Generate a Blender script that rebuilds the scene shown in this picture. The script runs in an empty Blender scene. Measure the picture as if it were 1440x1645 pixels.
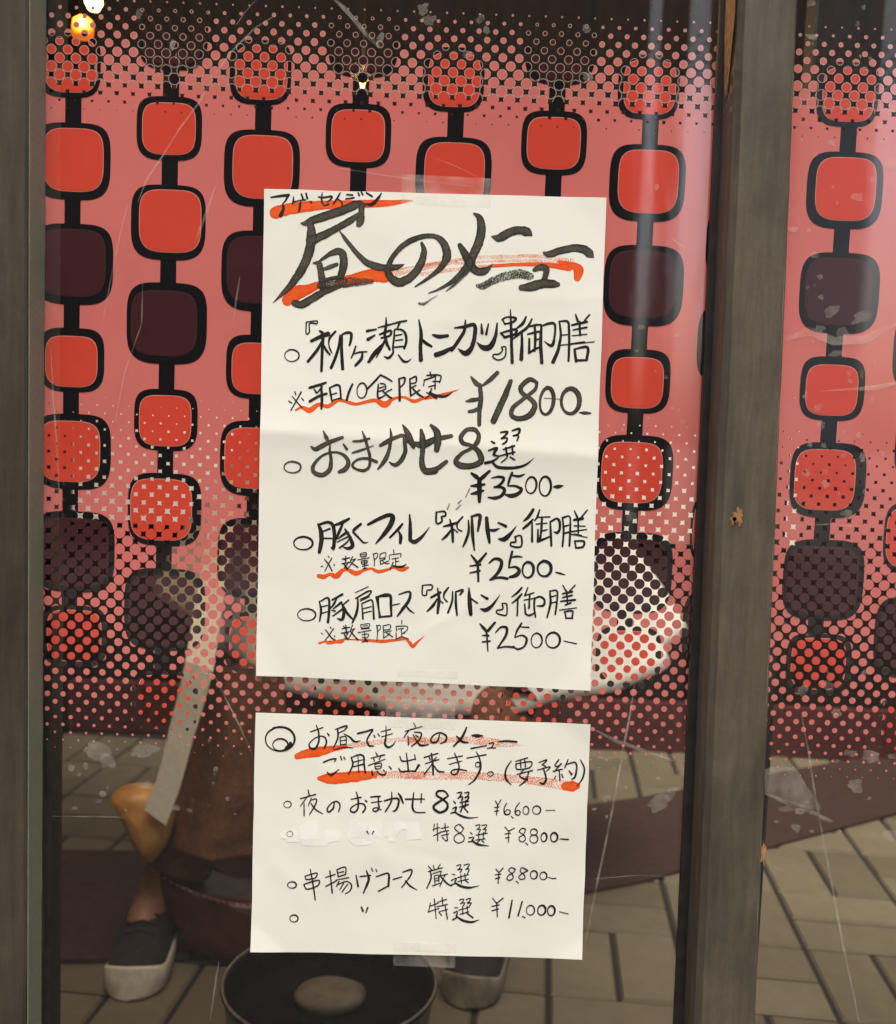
import bpy, bmesh, math, random
from mathutils import Vector, Matrix, noise
random.seed(7)
S = bpy.context.scene
# ------------------------------------------------------------------ camera
F_PX, PW, PH = 1651.0, 1440.0, 1645.0
CAM = Vector((0.0, -0.9, 1.03))
ROT = Matrix.Rotation(math.radians(90 - 4.6), 3, 'X') @ Matrix.Rotation(math.radians(2.16), 3, 'Z')
cd = bpy.data.cameras.new('camera')
cam = bpy.data.objects.new('camera', cd)
S.collection.objects.link(cam)
cam.location = CAM
cam.rotation_euler = ROT.to_euler()
cd.sensor_fit = 'HORIZONTAL'
cd.sensor_width = 36.0
cd.lens = 36.0 * F_PX / PW
cd.clip_start = 0.005
cd.clip_end = 500
S.camera = cam
cd.dof.use_dof = True
cd.dof.focus_distance = 0.897
cd.dof.aperture_fstop = 8.5
# ------------------------------------------------------------------ light
SUN_EL, SUN_AZ = math.radians(66), math.radians(174)   # azimuth from +y, clockwise
w = bpy.data.worlds.new('World')
S.world = w
w.use_nodes = True
nt = w.node_tree
bg = nt.nodes['Background']
sky = nt.nodes.new('ShaderNodeTexSky')
sky.sky_type = 'NISHITA'
sky.sun_disc = False
sky.sun_elevation = SUN_EL
sky.sun_rotation = SUN_AZ
sky.air_density = 1.0
sky.dust_density = 7.0
sky.ozone_density = 0.6
nt.links.new(sky.outputs[0], bg.inputs[0])
bg.inputs[1].default_value = 0.10
sl = bpy.data.lights.new('sun', 'SUN')
sl.energy = 1.5
sl.angle = math.radians(28)
sl.color = (1.0, 0.985, 0.86)
sun = bpy.data.objects.new('sun', sl)
S.collection.objects.link(sun)
sd = Vector((math.sin(SUN_AZ) * math.cos(SUN_EL), math.cos(SUN_AZ) * math.cos(SUN_EL), math.sin(SUN_EL)))
sun.rotation_euler = sd.to_track_quat('Z', 'Y').to_euler()
vs = S.view_settings
vs.view_transform = 'Standard'
vs.look = 'None'
vs.gamma = 1
vs.exposure = 0.87
# ------------------------------------------------------------------ helpers
def ray(px, py):
    return ROT @ Vector(((px - PW / 2) / F_PX, -(py - PH / 2) / F_PX, -1.0))
def P(px, py, Y=0.0):
    """point of the upright plane y = Y seen at a photo position"""
    d = ray(px, py)
    t = (Y - CAM.y) / d.y
    return CAM.x + t * d.x, CAM.z + t * d.z
def G(px, py, Z=0.0):
    """point of the level plane z = Z seen at a photo position"""
    d = ray(px, py)
    t = (Z - CAM.z) / d.z
    return CAM.x + t * d.x, CAM.y + t * d.y
def mesh_obj(name, verts, faces, mats, parent=None, mi=None, smooth=False, uvs=None):
    me = bpy.data.meshes.new(name)
    me.from_pydata([tuple(v) for v in verts], [], faces)
    for m in (mats if isinstance(mats, (list, tuple)) else [mats]):
        me.materials.append(m)
    if mi:
        me.polygons.foreach_set('material_index', mi)
    if smooth:
        me.polygons.foreach_set('use_smooth', [True] * len(me.polygons))
    if uvs:
        ul = me.uv_layers.new(name='UVMap')
        for lp in me.loops:
            ul.data[lp.index].uv = uvs[lp.vertex_index]
    me.update()
    o = bpy.data.objects.new(name, me)
    S.collection.objects.link(o)
    if parent:
        o.parent = parent
        o.matrix_parent_inverse = Matrix.Translation(-parent.location)
    return o
def tag(o, label=None, cat=None, group=None, kind=None):
    for k, v in (('label', label), ('category', cat), ('group', group), ('kind', kind)):
        if v:
            o[k] = v
    return o
def empty(name, loc, label, cat, group=None):
    o = bpy.data.objects.new(name, None)
    S.collection.objects.link(o)
    o.location = loc
    o.empty_display_size = 0.05
    return tag(o, label, cat, group)
class MB:
    """collects shapes for ONE mesh"""
    def __init__(s):
        s.v, s.f, s.m = [], [], []
    def add(s, v, f, m=0):
        b = len(s.v)
        s.v += [tuple(x) for x in v]
        s.f += [tuple(b + i for i in q) for q in f]
        s.m += [m] * len(f)
    def box(s, x0, y0, z0, x1, y1, z1, m=0):
        s.hexa([(x0, y0, z0), (x1, y0, z0), (x1, y1, z0), (x0, y1, z0), (x0, y0, z1), (x1, y0, z1), (x1, y1, z1), (x0, y1, z1)], m)
    def hexa(s, p, m=0):
        s.add(p, [(0, 3, 2, 1), (4, 5, 6, 7), (0, 1, 5, 4), (1, 2, 6, 5), (2, 3, 7, 6), (3, 0, 4, 7)], m)
    def lathe(s, prof, c, n=48, m=0, cap=False):
        v = []
        for r, z in prof:
            for i in range(n):
                a = 2 * math.pi * i / n
                v.append((c[0] + r * math.cos(a), c[1] + r * math.sin(a), c[2] + z))
        f = []
        for j in range(len(prof) - 1):
            for i in range(n):
                k = (i + 1) % n
                f.append((j * n + i, j * n + k, (j + 1) * n + k, (j + 1) * n + i))
        if cap:
            f.append(tuple(range((len(prof) - 1) * n, len(prof) * n)))
            f.append(tuple(reversed(range(n))))
        s.add(v, f, m)
    def tube(s, pts, rad, n=10, m=0):
        pts = [Vector(p) for p in pts]
        v, f = [], []
        for i, p in enumerate(pts):
            t = (pts[min(i + 1, len(pts) - 1)] - pts[max(i - 1, 0)]).normalized()
            a = t.cross(Vector((0.31, 0.17, 0.93))).normalized()
            b = t.cross(a)
            r = rad[i] if isinstance(rad, (list, tuple)) else rad
            for k in range(n):
                q = 2 * math.pi * k / n
                v.append(p + r * (math.cos(q) * a + math.sin(q) * b))
        for i in range(len(pts) - 1):
            for k in range(n):
                l = (k + 1) % n
                f.append((i * n + k, i * n + l, (i + 1) * n + l, (i + 1) * n + k))
        f.append(tuple(reversed(range(n))))
        f.append(tuple(range((len(pts) - 1) * n, len(pts) * n)))
        s.add(v, f, m)
    def build(s, name, mats, parent=None, smooth=False):
        return mesh_obj(name, s.v, s.f, mats, parent, s.m, smooth)
def bevel(o, wd, seg=2):
    b = o.modifiers.new('bevel', 'BEVEL')
    b.width = wd
    b.segments = seg
    b.limit_method = 'ANGLE'
    return o
# ------------------------------------------------------------------ node helpers
def new_mat(name):
    m = bpy.data.materials.new(name)
    m.use_nodes = True
    n = m.node_tree
    b = n.nodes['Principled BSDF']
    return m, n, b
def nd(n, t, **kw):
    x = n.nodes.new(t)
    for k, v in kw.items():
        setattr(x, k, v)
    return x
def link(n, a, b):
    n.links.new(a, b)
def math_(n, op, a, b=None, c=None):
    x = nd(n, 'ShaderNodeMath', operation=op)
    for i, q in enumerate((a, b, c)):
        if q is None:
            continue
        if isinstance(q, (int, float)):
            x.inputs[i].default_value = q
        else:
            link(n, q, x.inputs[i])
    return x.outputs[0]
def ramp(n, fac, stops):
    r = nd(n, 'ShaderNodeValToRGB')
    e = r.color_ramp.elements
    while len(e) < len(stops):
        e.new(0.5)
    for el, (p, c) in zip(e, stops):
        el.position = p
        el.color = tuple(c) + (1,) if isinstance(c, (tuple, list)) else (c, c, c, 1)
    link(n, fac, r.inputs[0])
    return r.outputs[0]
def noise_tex(n, scale, detail=4, rough=0.55, vec=None, mapping=None):
    t = nd(n, 'ShaderNodeTexNoise')
    t.inputs['Scale'].default_value = scale
    t.inputs['Detail'].default_value = detail
    t.inputs['Roughness'].default_value = rough
    if vec is None:
        vec = nd(n, 'ShaderNodeTexCoord').outputs['Object']
    if mapping:
        mp = nd(n, 'ShaderNodeMapping')
        mp.inputs['Scale'].default_value = mapping
        link(n, vec, mp.inputs[0])
        vec = mp.outputs[0]
    link(n, vec, t.inputs['Vector'])
    return t.outputs['Fac']
def bump(n, b, h, dist, strength=1.0):
    x = nd(n, 'ShaderNodeBump')
    x.inputs['Distance'].default_value = dist
    x.inputs['Strength'].default_value = strength
    link(n, h, x.inputs['Height'])
    link(n, x.outputs[0], b.inputs['Normal'])
def simple(name, c1, c2, scale=40, rough=0.6, bd=0.0, spec=0.5, mapping=None, lo=0.35, hi=0.7):
    m, n, b = new_mat(name)
    f = noise_tex(n, scale, 6, 0.6, None, mapping)
    link(n, ramp(n, f, [(lo, c1), (hi, c2)]), b.inputs['Base Color'])
    b.inputs['Roughness'].default_value = rough
    b.inputs['Specular IOR Level'].default_value = spec
    if bd:
        bump(n, b, f, bd)
    return m
def emit(name, c, s):
    m, n, b = new_mat(name)
    b.inputs['Base Color'].default_value = (*c, 1)
    b.inputs['Emission Color'].default_value = (*c, 1)
    b.inputs['Emission Strength'].default_value = s
    return m
# ------------------------------------------------------------------ materials
def glass_mat():
    m, n, b = new_mat('window_glass')
    n.nodes.remove(b)
    out = n.nodes['Material Output']
    t = nd(n, 'ShaderNodeBsdfTransparent')
    t.inputs[0].default_value = (0.97, 0.965, 0.94, 1)
    g = nd(n, 'ShaderNodeBsdfGlossy')
    g.inputs['Roughness'].default_value = 0.0
    ge = nd(n, 'ShaderNodeNewGeometry')
    dt = nd(n, 'ShaderNodeVectorMath', operation='DOT_PRODUCT')
    link(n, ge.outputs['Normal'], dt.inputs[0])
    link(n, ge.outputs['Incoming'], dt.inputs[1])
    c5 = math_(n, 'POWER', math_(n, 'SUBTRACT', 1.0, math_(n, 'ABSOLUTE', dt.outputs['Value'])), 5.0)
    fac = math_(n, 'ADD', math_(n, 'MULTIPLY', c5, 0.94), 0.055)     # coated pane: the same share at either face
    mx = nd(n, 'ShaderNodeMixShader')
    link(n, fac, mx.inputs[0])
    link(n, t.outputs[0], mx.inputs[1])
    link(n, g.outputs[0], mx.inputs[2])
    link(n, mx.outputs[0], out.inputs[0])
    return m
M_glass = glass_mat()
def haze_mat(name, c, lo, hi, scale, amax):
    """thin dried film of water marks, glue or tape: partly see-through"""
    m, n, b = new_mat(name)
    f = noise_tex(n, scale, 5, 0.6)
    b.inputs['Base Color'].default_value = (*c, 1)
    b.inputs['Roughness'].default_value = 0.35
    a = math_(n, 'MULTIPLY', ramp(n, f, [(lo, 0.25), (hi, 1.0)]), amax)
    link(n, a, b.inputs['Alpha'])
    return m
M_residue = haze_mat('dried_residue', (0.75, 0.70, 0.62), 0.35, 0.65, 60, 0.20)
M_scratch = haze_mat('scratch', (0.8, 0.77, 0.7), 0.42, 0.66, 45, 0.24)
M_tape = haze_mat('clear_tape', (0.85, 0.82, 0.74), 0.35, 0.7, 50, 0.24)
def wood_mat(name='grey_stained_wood', k=1.0):
    m, n, b = new_mat(name)
    f = noise_tex(n, 1.0, 8, 0.65, None, (160, 160, 14))
    g = noise_tex(n, 26, 5, 0.6)
    h = noise_tex(n, 260, 3, 0.6)
    a = math_(n, 'ADD', math_(n, 'MULTIPLY', f, 0.55), math_(n, 'ADD', math_(n, 'MULTIPLY', g, 0.3), math_(n, 'MULTIPLY', h, 0.15)))
    big = noise_tex(n, 1.0, 4, 0.6, None, (11, 11, 3.2))
    col = ramp(n, a, [(0.30, tuple(k * c for c in (0.068, 0.056, 0.041))), (0.5, tuple(k * c for c in (0.108, 0.092, 0.068))), (0.68, tuple(k * c for c in (0.150, 0.128, 0.097)))])
    mx = nd(n, 'ShaderNodeMix', data_type='RGBA', blend_type='MULTIPLY')
    mx.inputs[0].default_value = 1.0
    link(n, col, mx.inputs[6])
    link(n, ramp(n, big, [(0.33, (0.62, 0.60, 0.60)), (0.5, (0.95, 0.95, 0.95)), (0.68, (1.12, 1.08, 1.0))]), mx.inputs[7])
    link(n, mx.outputs[2], b.inputs['Base Color'])
    b.inputs['Roughness'].default_value = 0.55
    b.inputs['Specular IOR Level'].default_value = 0.3
    bump(n, b, a, 0.0012, 0.6)
    return m
M_wood = wood_mat('grey_stained_wood', 0.93)
M_wood_dark = wood_mat('charcoal_stained_wood', 0.54)
M_bare = simple('bare_wood', (0.20, 0.085, 0.03), (0.42, 0.22, 0.09), 120, 0.7, 0.001)
M_bead = simple('putty_bead', (0.155, 0.150, 0.108), (0.26, 0.25, 0.185), 30, 0.6, 0.0005, 0.3, (60, 60, 8))
M_gasket = simple('black_gasket', (0.016, 0.013, 0.012), (0.034, 0.028, 0.026), 80, 0.5)
def paper_mat():
    m, n, b = new_mat('white_paper')
    f = noise_tex(n, 7, 3, 0.5)
    g = noise_tex(n, 420, 2, 0.5)
    link(n, ramp(n, f, [(0.35, (0.80, 0.795, 0.71)), (0.65, (0.85, 0.85, 0.775))]), b.inputs['Base Color'])
    b.inputs['Roughness'].default_value = 0.6
    b.inputs['Specular IOR Level'].default_value = 0.25
    h = math_(n, 'ADD', math_(n, 'MULTIPLY', f, 1.0), math_(n, 'MULTIPLY', g, 0.02))
    bump(n, b, h, 0.0035, 0.6)
    return m
M_paper = paper_mat()
M_fluid = simple('correction_fluid', (0.86, 0.85, 0.79), (0.92, 0.91, 0.86), 90, 0.5, 0.0003)
def ink_mat(name, dark, light, thr, cut, opac=1.0):
    m, n, b = new_mat(name)
    uv = nd(n, 'ShaderNodeUVMap').outputs[0]
    st = noise_tex(n, 1.0, 3, 0.6, uv, (26, 7, 1))
    bl = noise_tex(n, 90, 3, 0.6)
    sep = nd(n, 'ShaderNodeSeparateXYZ')
    link(n, uv, sep.inputs[0])
    edge = math_(n, 'MULTIPLY', math_(n, 'ABSOLUTE', math_(n, 'SUBTRACT', sep.outputs[1], 0.5)), 2.0)
    mixv = math_(n, 'ADD', math_(n, 'MULTIPLY', st, 0.6), math_(n, 'MULTIPLY', bl, 0.4))
    mixv = math_(n, 'SUBTRACT', mixv, math_(n, 'MULTIPLY', math_(n, 'POWER', edge, 3.0), 0.25))
    link(n, ramp(n, mixv, [(thr - 0.14, dark), (thr + 0.16, light)]), b.inputs['Base Color'])
    b.inputs['Roughness'].default_value = 0.5
    b.inputs['Specular IOR Level'].default_value = 0.2
    if cut:
        dry = math_(n, 'ADD', st, math_(n, 'MULTIPLY', bl, 0.25))
        link(n, math_(n, 'MULTIPLY', ramp(n, dry, [(cut - 0.05, 1.0), (cut + 0.05, 0.0)]), opac), b.inputs['Alpha'])
    elif opac < 1:
        b.inputs['Alpha'].default_value = opac
    return m
M_brush = ink_mat('brush_ink', (0.022, 0.019, 0.015), (0.118, 0.106, 0.082), 0.48, 0.80)
M_dry = ink_mat('dry_brush_ink', (0.03, 0.026, 0.02), (0.12, 0.11, 0.085), 0.5, 0.66)
M_ink = ink_mat('marker_ink', (0.010, 0.008, 0.008), (0.055, 0.045, 0.042), 0.54, None)
M_faint = ink_mat('faint_ink', (0.12, 0.11, 0.09), (0.3, 0.28, 0.23), 0.5, None, 0.6)
M_orange = ink_mat('orange_marker', (0.80, 0.075, 0.008), (0.90, 0.17, 0.03), 0.5, None, 0.94)
M_orange_dry = ink_mat('dry_orange_marker', (0.85, 0.15, 0.03), (0.92, 0.30, 0.12), 0.5, 0.60, 0.75)
# halftone: round dots on a diagonal lattice whose radius changes with height, printed film cut out between them
LAT = 25.55 * 0.000545
Z0, Z1 = 0.66, 1.42
HALF = [(1240, 0), (1222, 0.8), (1190, 2.4), (1130, 4.7), (1050, 6.6), (1000, 7.5), (940, 8.4), (870, 9.0), (830, 9.4), (800, 9.8), (740, 10.6), (680, 11.5), (640, 13.2),
        (205, 13.2), (192, 11.8), (180, 10.9), (165, 10.0), (150, 9.3), (125, 8.9), (100, 7.6), (70, 5.7), (45, 4.0), (28, 2.6), (12, 1.2), (0, 0.4)]
def halftone_group():
    g = bpy.data.node_groups.new('halftone', 'ShaderNodeTree')
    g.interface.new_socket('Alpha', in_out='OUTPUT', socket_type='NodeSocketFloat')
    g.interface.new_socket('Rim', in_out='OUTPUT', socket_type='NodeSocketFloat')
    go = g.nodes.new('NodeGroupOutput')
    tc = nd(g, 'ShaderNodeNewGeometry')
    sep = nd(g, 'ShaderNodeSeparateXYZ')
    link(g, tc.outputs['Position'], sep.inputs[0])
    ox, oz = P(83.7, 24)
    h = LAT / 2
    def tri(v, o):
        return math_(g, 'PINGPONG', math_(g, 'ADD', v, 10 * LAT - o), h)
    px, pz = tri(sep.outputs[0], ox), tri(sep.outputs[2], oz)
    d1 = math_(g, 'SQRT', math_(g, 'ADD', math_(g, 'POWER', px, 2.0), math_(g, 'POWER', pz, 2.0)))
    qx, qz = math_(g, 'SUBTRACT', h, px), math_(g, 'SUBTRACT', h, pz)
    d2 = math_(g, 'SQRT', math_(g, 'ADD', math_(g, 'POWER', qx, 2.0), math_(g, 'POWER', qz, 2.0)))
    d = math_(g, 'MINIMUM', d1, d2)
    zn = math_(g, 'DIVIDE', math_(g, 'SUBTRACT', sep.outputs[2], Z0), Z1 - Z0)
    stops = [((P(600, y)[1] - Z0) / (Z1 - Z0), r / 25.55) for y, r in HALF]
    r = math_(g, 'MULTIPLY', ramp(g, zn, stops), LAT)
    wob = math_(g, 'MULTIPLY', math_(g, 'SUBTRACT', noise_tex(g, 60, 3, 0.6, tc.outputs['Position']), 0.5), 0.0016)
    d = math_(g, 'ADD', d, wob)
    a = math_(g, "MULTIPLY", math_(g, "LESS_THAN", d, r), math_(g, "GREATER_THAN", r, LAT * 0.03))
    rim = math_(g, 'MULTIPLY', math_(g, 'GREATER_THAN', d, math_(g, 'SUBTRACT', r, 0.00065)), math_(g, 'GREATER_THAN', sep.outputs[2], P(600, 400)[1]))  # bright dot edges: refracted light painted as a pale ring
    rim = math_(g, 'MULTIPLY', rim, math_(g, 'LESS_THAN', r, LAT * 0.37))
    link(g, a, go.inputs[0])
    link(g, rim, go.inputs[1])
    return g
HT = halftone_group()
def film_mat(name, c, rimc=(0.50, 0.36, 0.30), vary=0.09):
    m, n, b = new_mat(name)
    g = nd(n, 'ShaderNodeGroup', node_tree=HT)
    f = noise_tex(n, 5, 6, 0.65)
    lo = tuple(x * (1 - vary) for x in c)
    hi = tuple(min(1, x * (1 + vary) + 0.002) for x in c)
    col = ramp(n, f, [(0.3, lo), (0.7, hi)])
    mx = nd(n, 'ShaderNodeMix', data_type='RGBA')
    link(n, math_(n, 'MULTIPLY', g.outputs['Rim'], 0.75), mx.inputs[0])
    link(n, col, mx.inputs[6])
    mx.inputs[7].default_value = (*rimc, 1)
    link(n, mx.outputs[2], b.inputs['Base Color'])
    b.inputs['Roughness'].default_value = 0.06
    b.inputs['Specular IOR Level'].default_value = 1.0
    link(n, g.outputs['Alpha'], b.inputs['Alpha'])
    b.inputs['Coat Weight'].default_value = 1.0
    b.inputs['Coat IOR'].default_value = 2.05
    b.inputs['Coat Roughness'].default_value = 0.03
    bump(n, b, math_(n, 'ADD', noise_tex(n, 5, 3, 0.5, None, (1.6, 1, 0.5)), math_(n, 'MULTIPLY', noise_tex(n, 24, 2, 0.5), 0.12)), 0.0022, 0.5)
    return m
FM = [film_mat('film_pink', (0.66, 0.178, 0.158)), film_mat('film_black', (0.0105, 0.0095, 0.010)), film_mat('film_red', (0.66, 0.068, 0.040)),
      film_mat('film_maroon', (0.060, 0.018, 0.021)), film_mat('film_pale_line', (0.66, 0.26, 0.22)), film_mat('film_brown_line', (0.075, 0.035, 0.036))]
def paver_mat():
    m, n, b = new_mat('paver_stone')
    at = nd(n, 'ShaderNodeAttribute', attribute_name='tone')
    f = noise_tex(n, 22, 6, 0.65)
    g = noise_tex(n, 320, 3, 0.7)
    stn = noise_tex(n, 3.2, 5, 0.6)
    v = math_(n, 'ADD', math_(n, 'MULTIPLY', at.outputs['Fac'], 0.32), math_(n, 'SUBTRACT', math_(n, 'MULTIPLY', stn, 0.5), 0.13))
    v = math_(n, 'ADD', v, math_(n, 'ADD', math_(n, 'MULTIPLY', f, 0.35), math_(n, 'MULTIPLY', g, 0.28)))
    link(n, ramp(n, v, [(0.25, (0.075, 0.057, 0.036)), (0.55, (0.118, 0.095, 0.060)), (0.8, (0.165, 0.136, 0.090))]), b.inputs['Base Color'])
    b.inputs['Roughness'].default_value = 0.75
    bump(n, b, math_(n, 'ADD', math_(n, 'MULTIPLY', f, 0.5), math_(n, 'MULTIPLY', g, 0.5)), 0.002, 0.6)
    return m
M_paver = paver_mat()
M_joint = simple('joint_sand', (0.009, 0.007, 0.006), (0.018, 0.014, 0.011), 120, 0.9, 0.001)
M_asphalt = simple('asphalt', (0.035, 0.034, 0.032), (0.065, 0.062, 0.058), 90, 0.9, 0.004)
M_floor_band = simple('maroon_band', (0.026, 0.010, 0.007), (0.050, 0.018, 0.013), 60, 0.95, 0.003)
M_plaster = simple('white_plaster', (0.80, 0.77, 0.70), (0.90, 0.88, 0.82), 6, 0.85, 0.002)
M_panel = simple('dark_panelling', (0.010, 0.006, 0.004), (0.022, 0.013, 0.008), 1.0, 0.75, 0.002, 0.12, (50, 50, 4))
M_plinth = simple('dark_red_plinth', (0.05, 0.012, 0.012), (0.085, 0.022, 0.02), 14, 0.5)
M_cloth = simple('white_cotton', (0.80, 0.78, 0.72), (0.90, 0.88, 0.83), 120, 0.9, 0.0008)
M_brown = simple('brown_wool', (0.15, 0.062, 0.030), (0.23, 0.105, 0.052), 90, 0.9, 0.001)
M_skin = simple('skin', (0.30, 0.13, 0.065), (0.40, 0.19, 0.10), 30, 0.5, 0.0003)
M_hair = simple('dark_hair', (0.008, 0.006, 0.005), (0.02, 0.014, 0.011), 1, 0.45, 0.002, 0.5, (200, 200, 8))
M_shoe = simple('dark_canvas', (0.009, 0.005, 0.006), (0.022, 0.014, 0.016), 140, 0.85, 0.001)
M_rubber = simple('white_rubber', (0.60, 0.53, 0.42), (0.84, 0.77, 0.66), 60, 0.6, 0.0006)
M_sole_dark = simple('grey_rubber', (0.10, 0.085, 0.065), (0.34, 0.30, 0.24), 18, 0.6, 0.0006)  # darker rubber for the right shoe's sole
M_tan = simple('tan_leather', (0.42, 0.19, 0.045), (0.78, 0.44, 0.13), 18, 0.45, 0.001)
M_leather = simple('maroon_leather', (0.055, 0.013, 0.009), (0.11, 0.028, 0.018), 30, 0.42, 0.001)
M_thread = simple('red_thread', (0.5, 0.14, 0.09), (0.7, 0.24, 0.16), 90, 0.8)
M_strap = simple('white_webbing', (0.78, 0.73, 0.60), (0.90, 0.86, 0.74), 150, 0.9, 0.0008)
M_glaze = simple('black_glaze', (0.008, 0.007, 0.006), (0.018, 0.015, 0.012), 20, 0.16, 0.0005, 0.35)
M_rim_glint = simple('rim_glint', (0.12, 0.10, 0.08), (0.30, 0.26, 0.21), 60, 0.3)
M_water = simple('dark_water', (0.006, 0.006, 0.006), (0.012, 0.011, 0.010), 8, 0.08, 0.001, 0.15)
M_stone = simple('pale_stone', (0.09, 0.07, 0.048), (0.17, 0.14, 0.10), 28, 0.7, 0.002)
M_eye = simple('eye_white', (0.7, 0.68, 0.64), (0.8, 0.78, 0.74), 20, 0.3)
M_iris = simple('eye_dark', (0.01, 0.007, 0.005), (0.02, 0.012, 0.01), 20, 0.2)
M_lip = simple('lip', (0.38, 0.13, 0.10), (0.45, 0.16, 0.12), 20, 0.5)
M_metal = simple('dark_metal', (0.03, 0.028, 0.025), (0.06, 0.055, 0.05), 30, 0.4)
M_facade = simple('dark_facade', (0.030, 0.027, 0.024), (0.055, 0.05, 0.045), 3, 0.8, 0.002)
M_grey = simple('grey_render', (0.68, 0.65, 0.58), (0.80, 0.77, 0.70), 2, 0.8, 0.002)
M_pale = simple('pale_render', (0.74, 0.70, 0.58), (0.86, 0.82, 0.70), 4, 0.8, 0.002)
M_outer = simple('brown_render', (0.05, 0.042, 0.033), (0.085, 0.072, 0.055), 5, 0.85, 0.003)
M_bulb = emit('glowing_bulb', (1.0, 0.70, 0.26), 5.0)
M_shade = emit('glowing_amber_shade', (1.0, 0.17, 0.004), 0.50)
M_shade.node_tree.nodes['Principled BSDF'].inputs['Base Color'].default_value = (0.35, 0.06, 0.005, 1)
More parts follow.
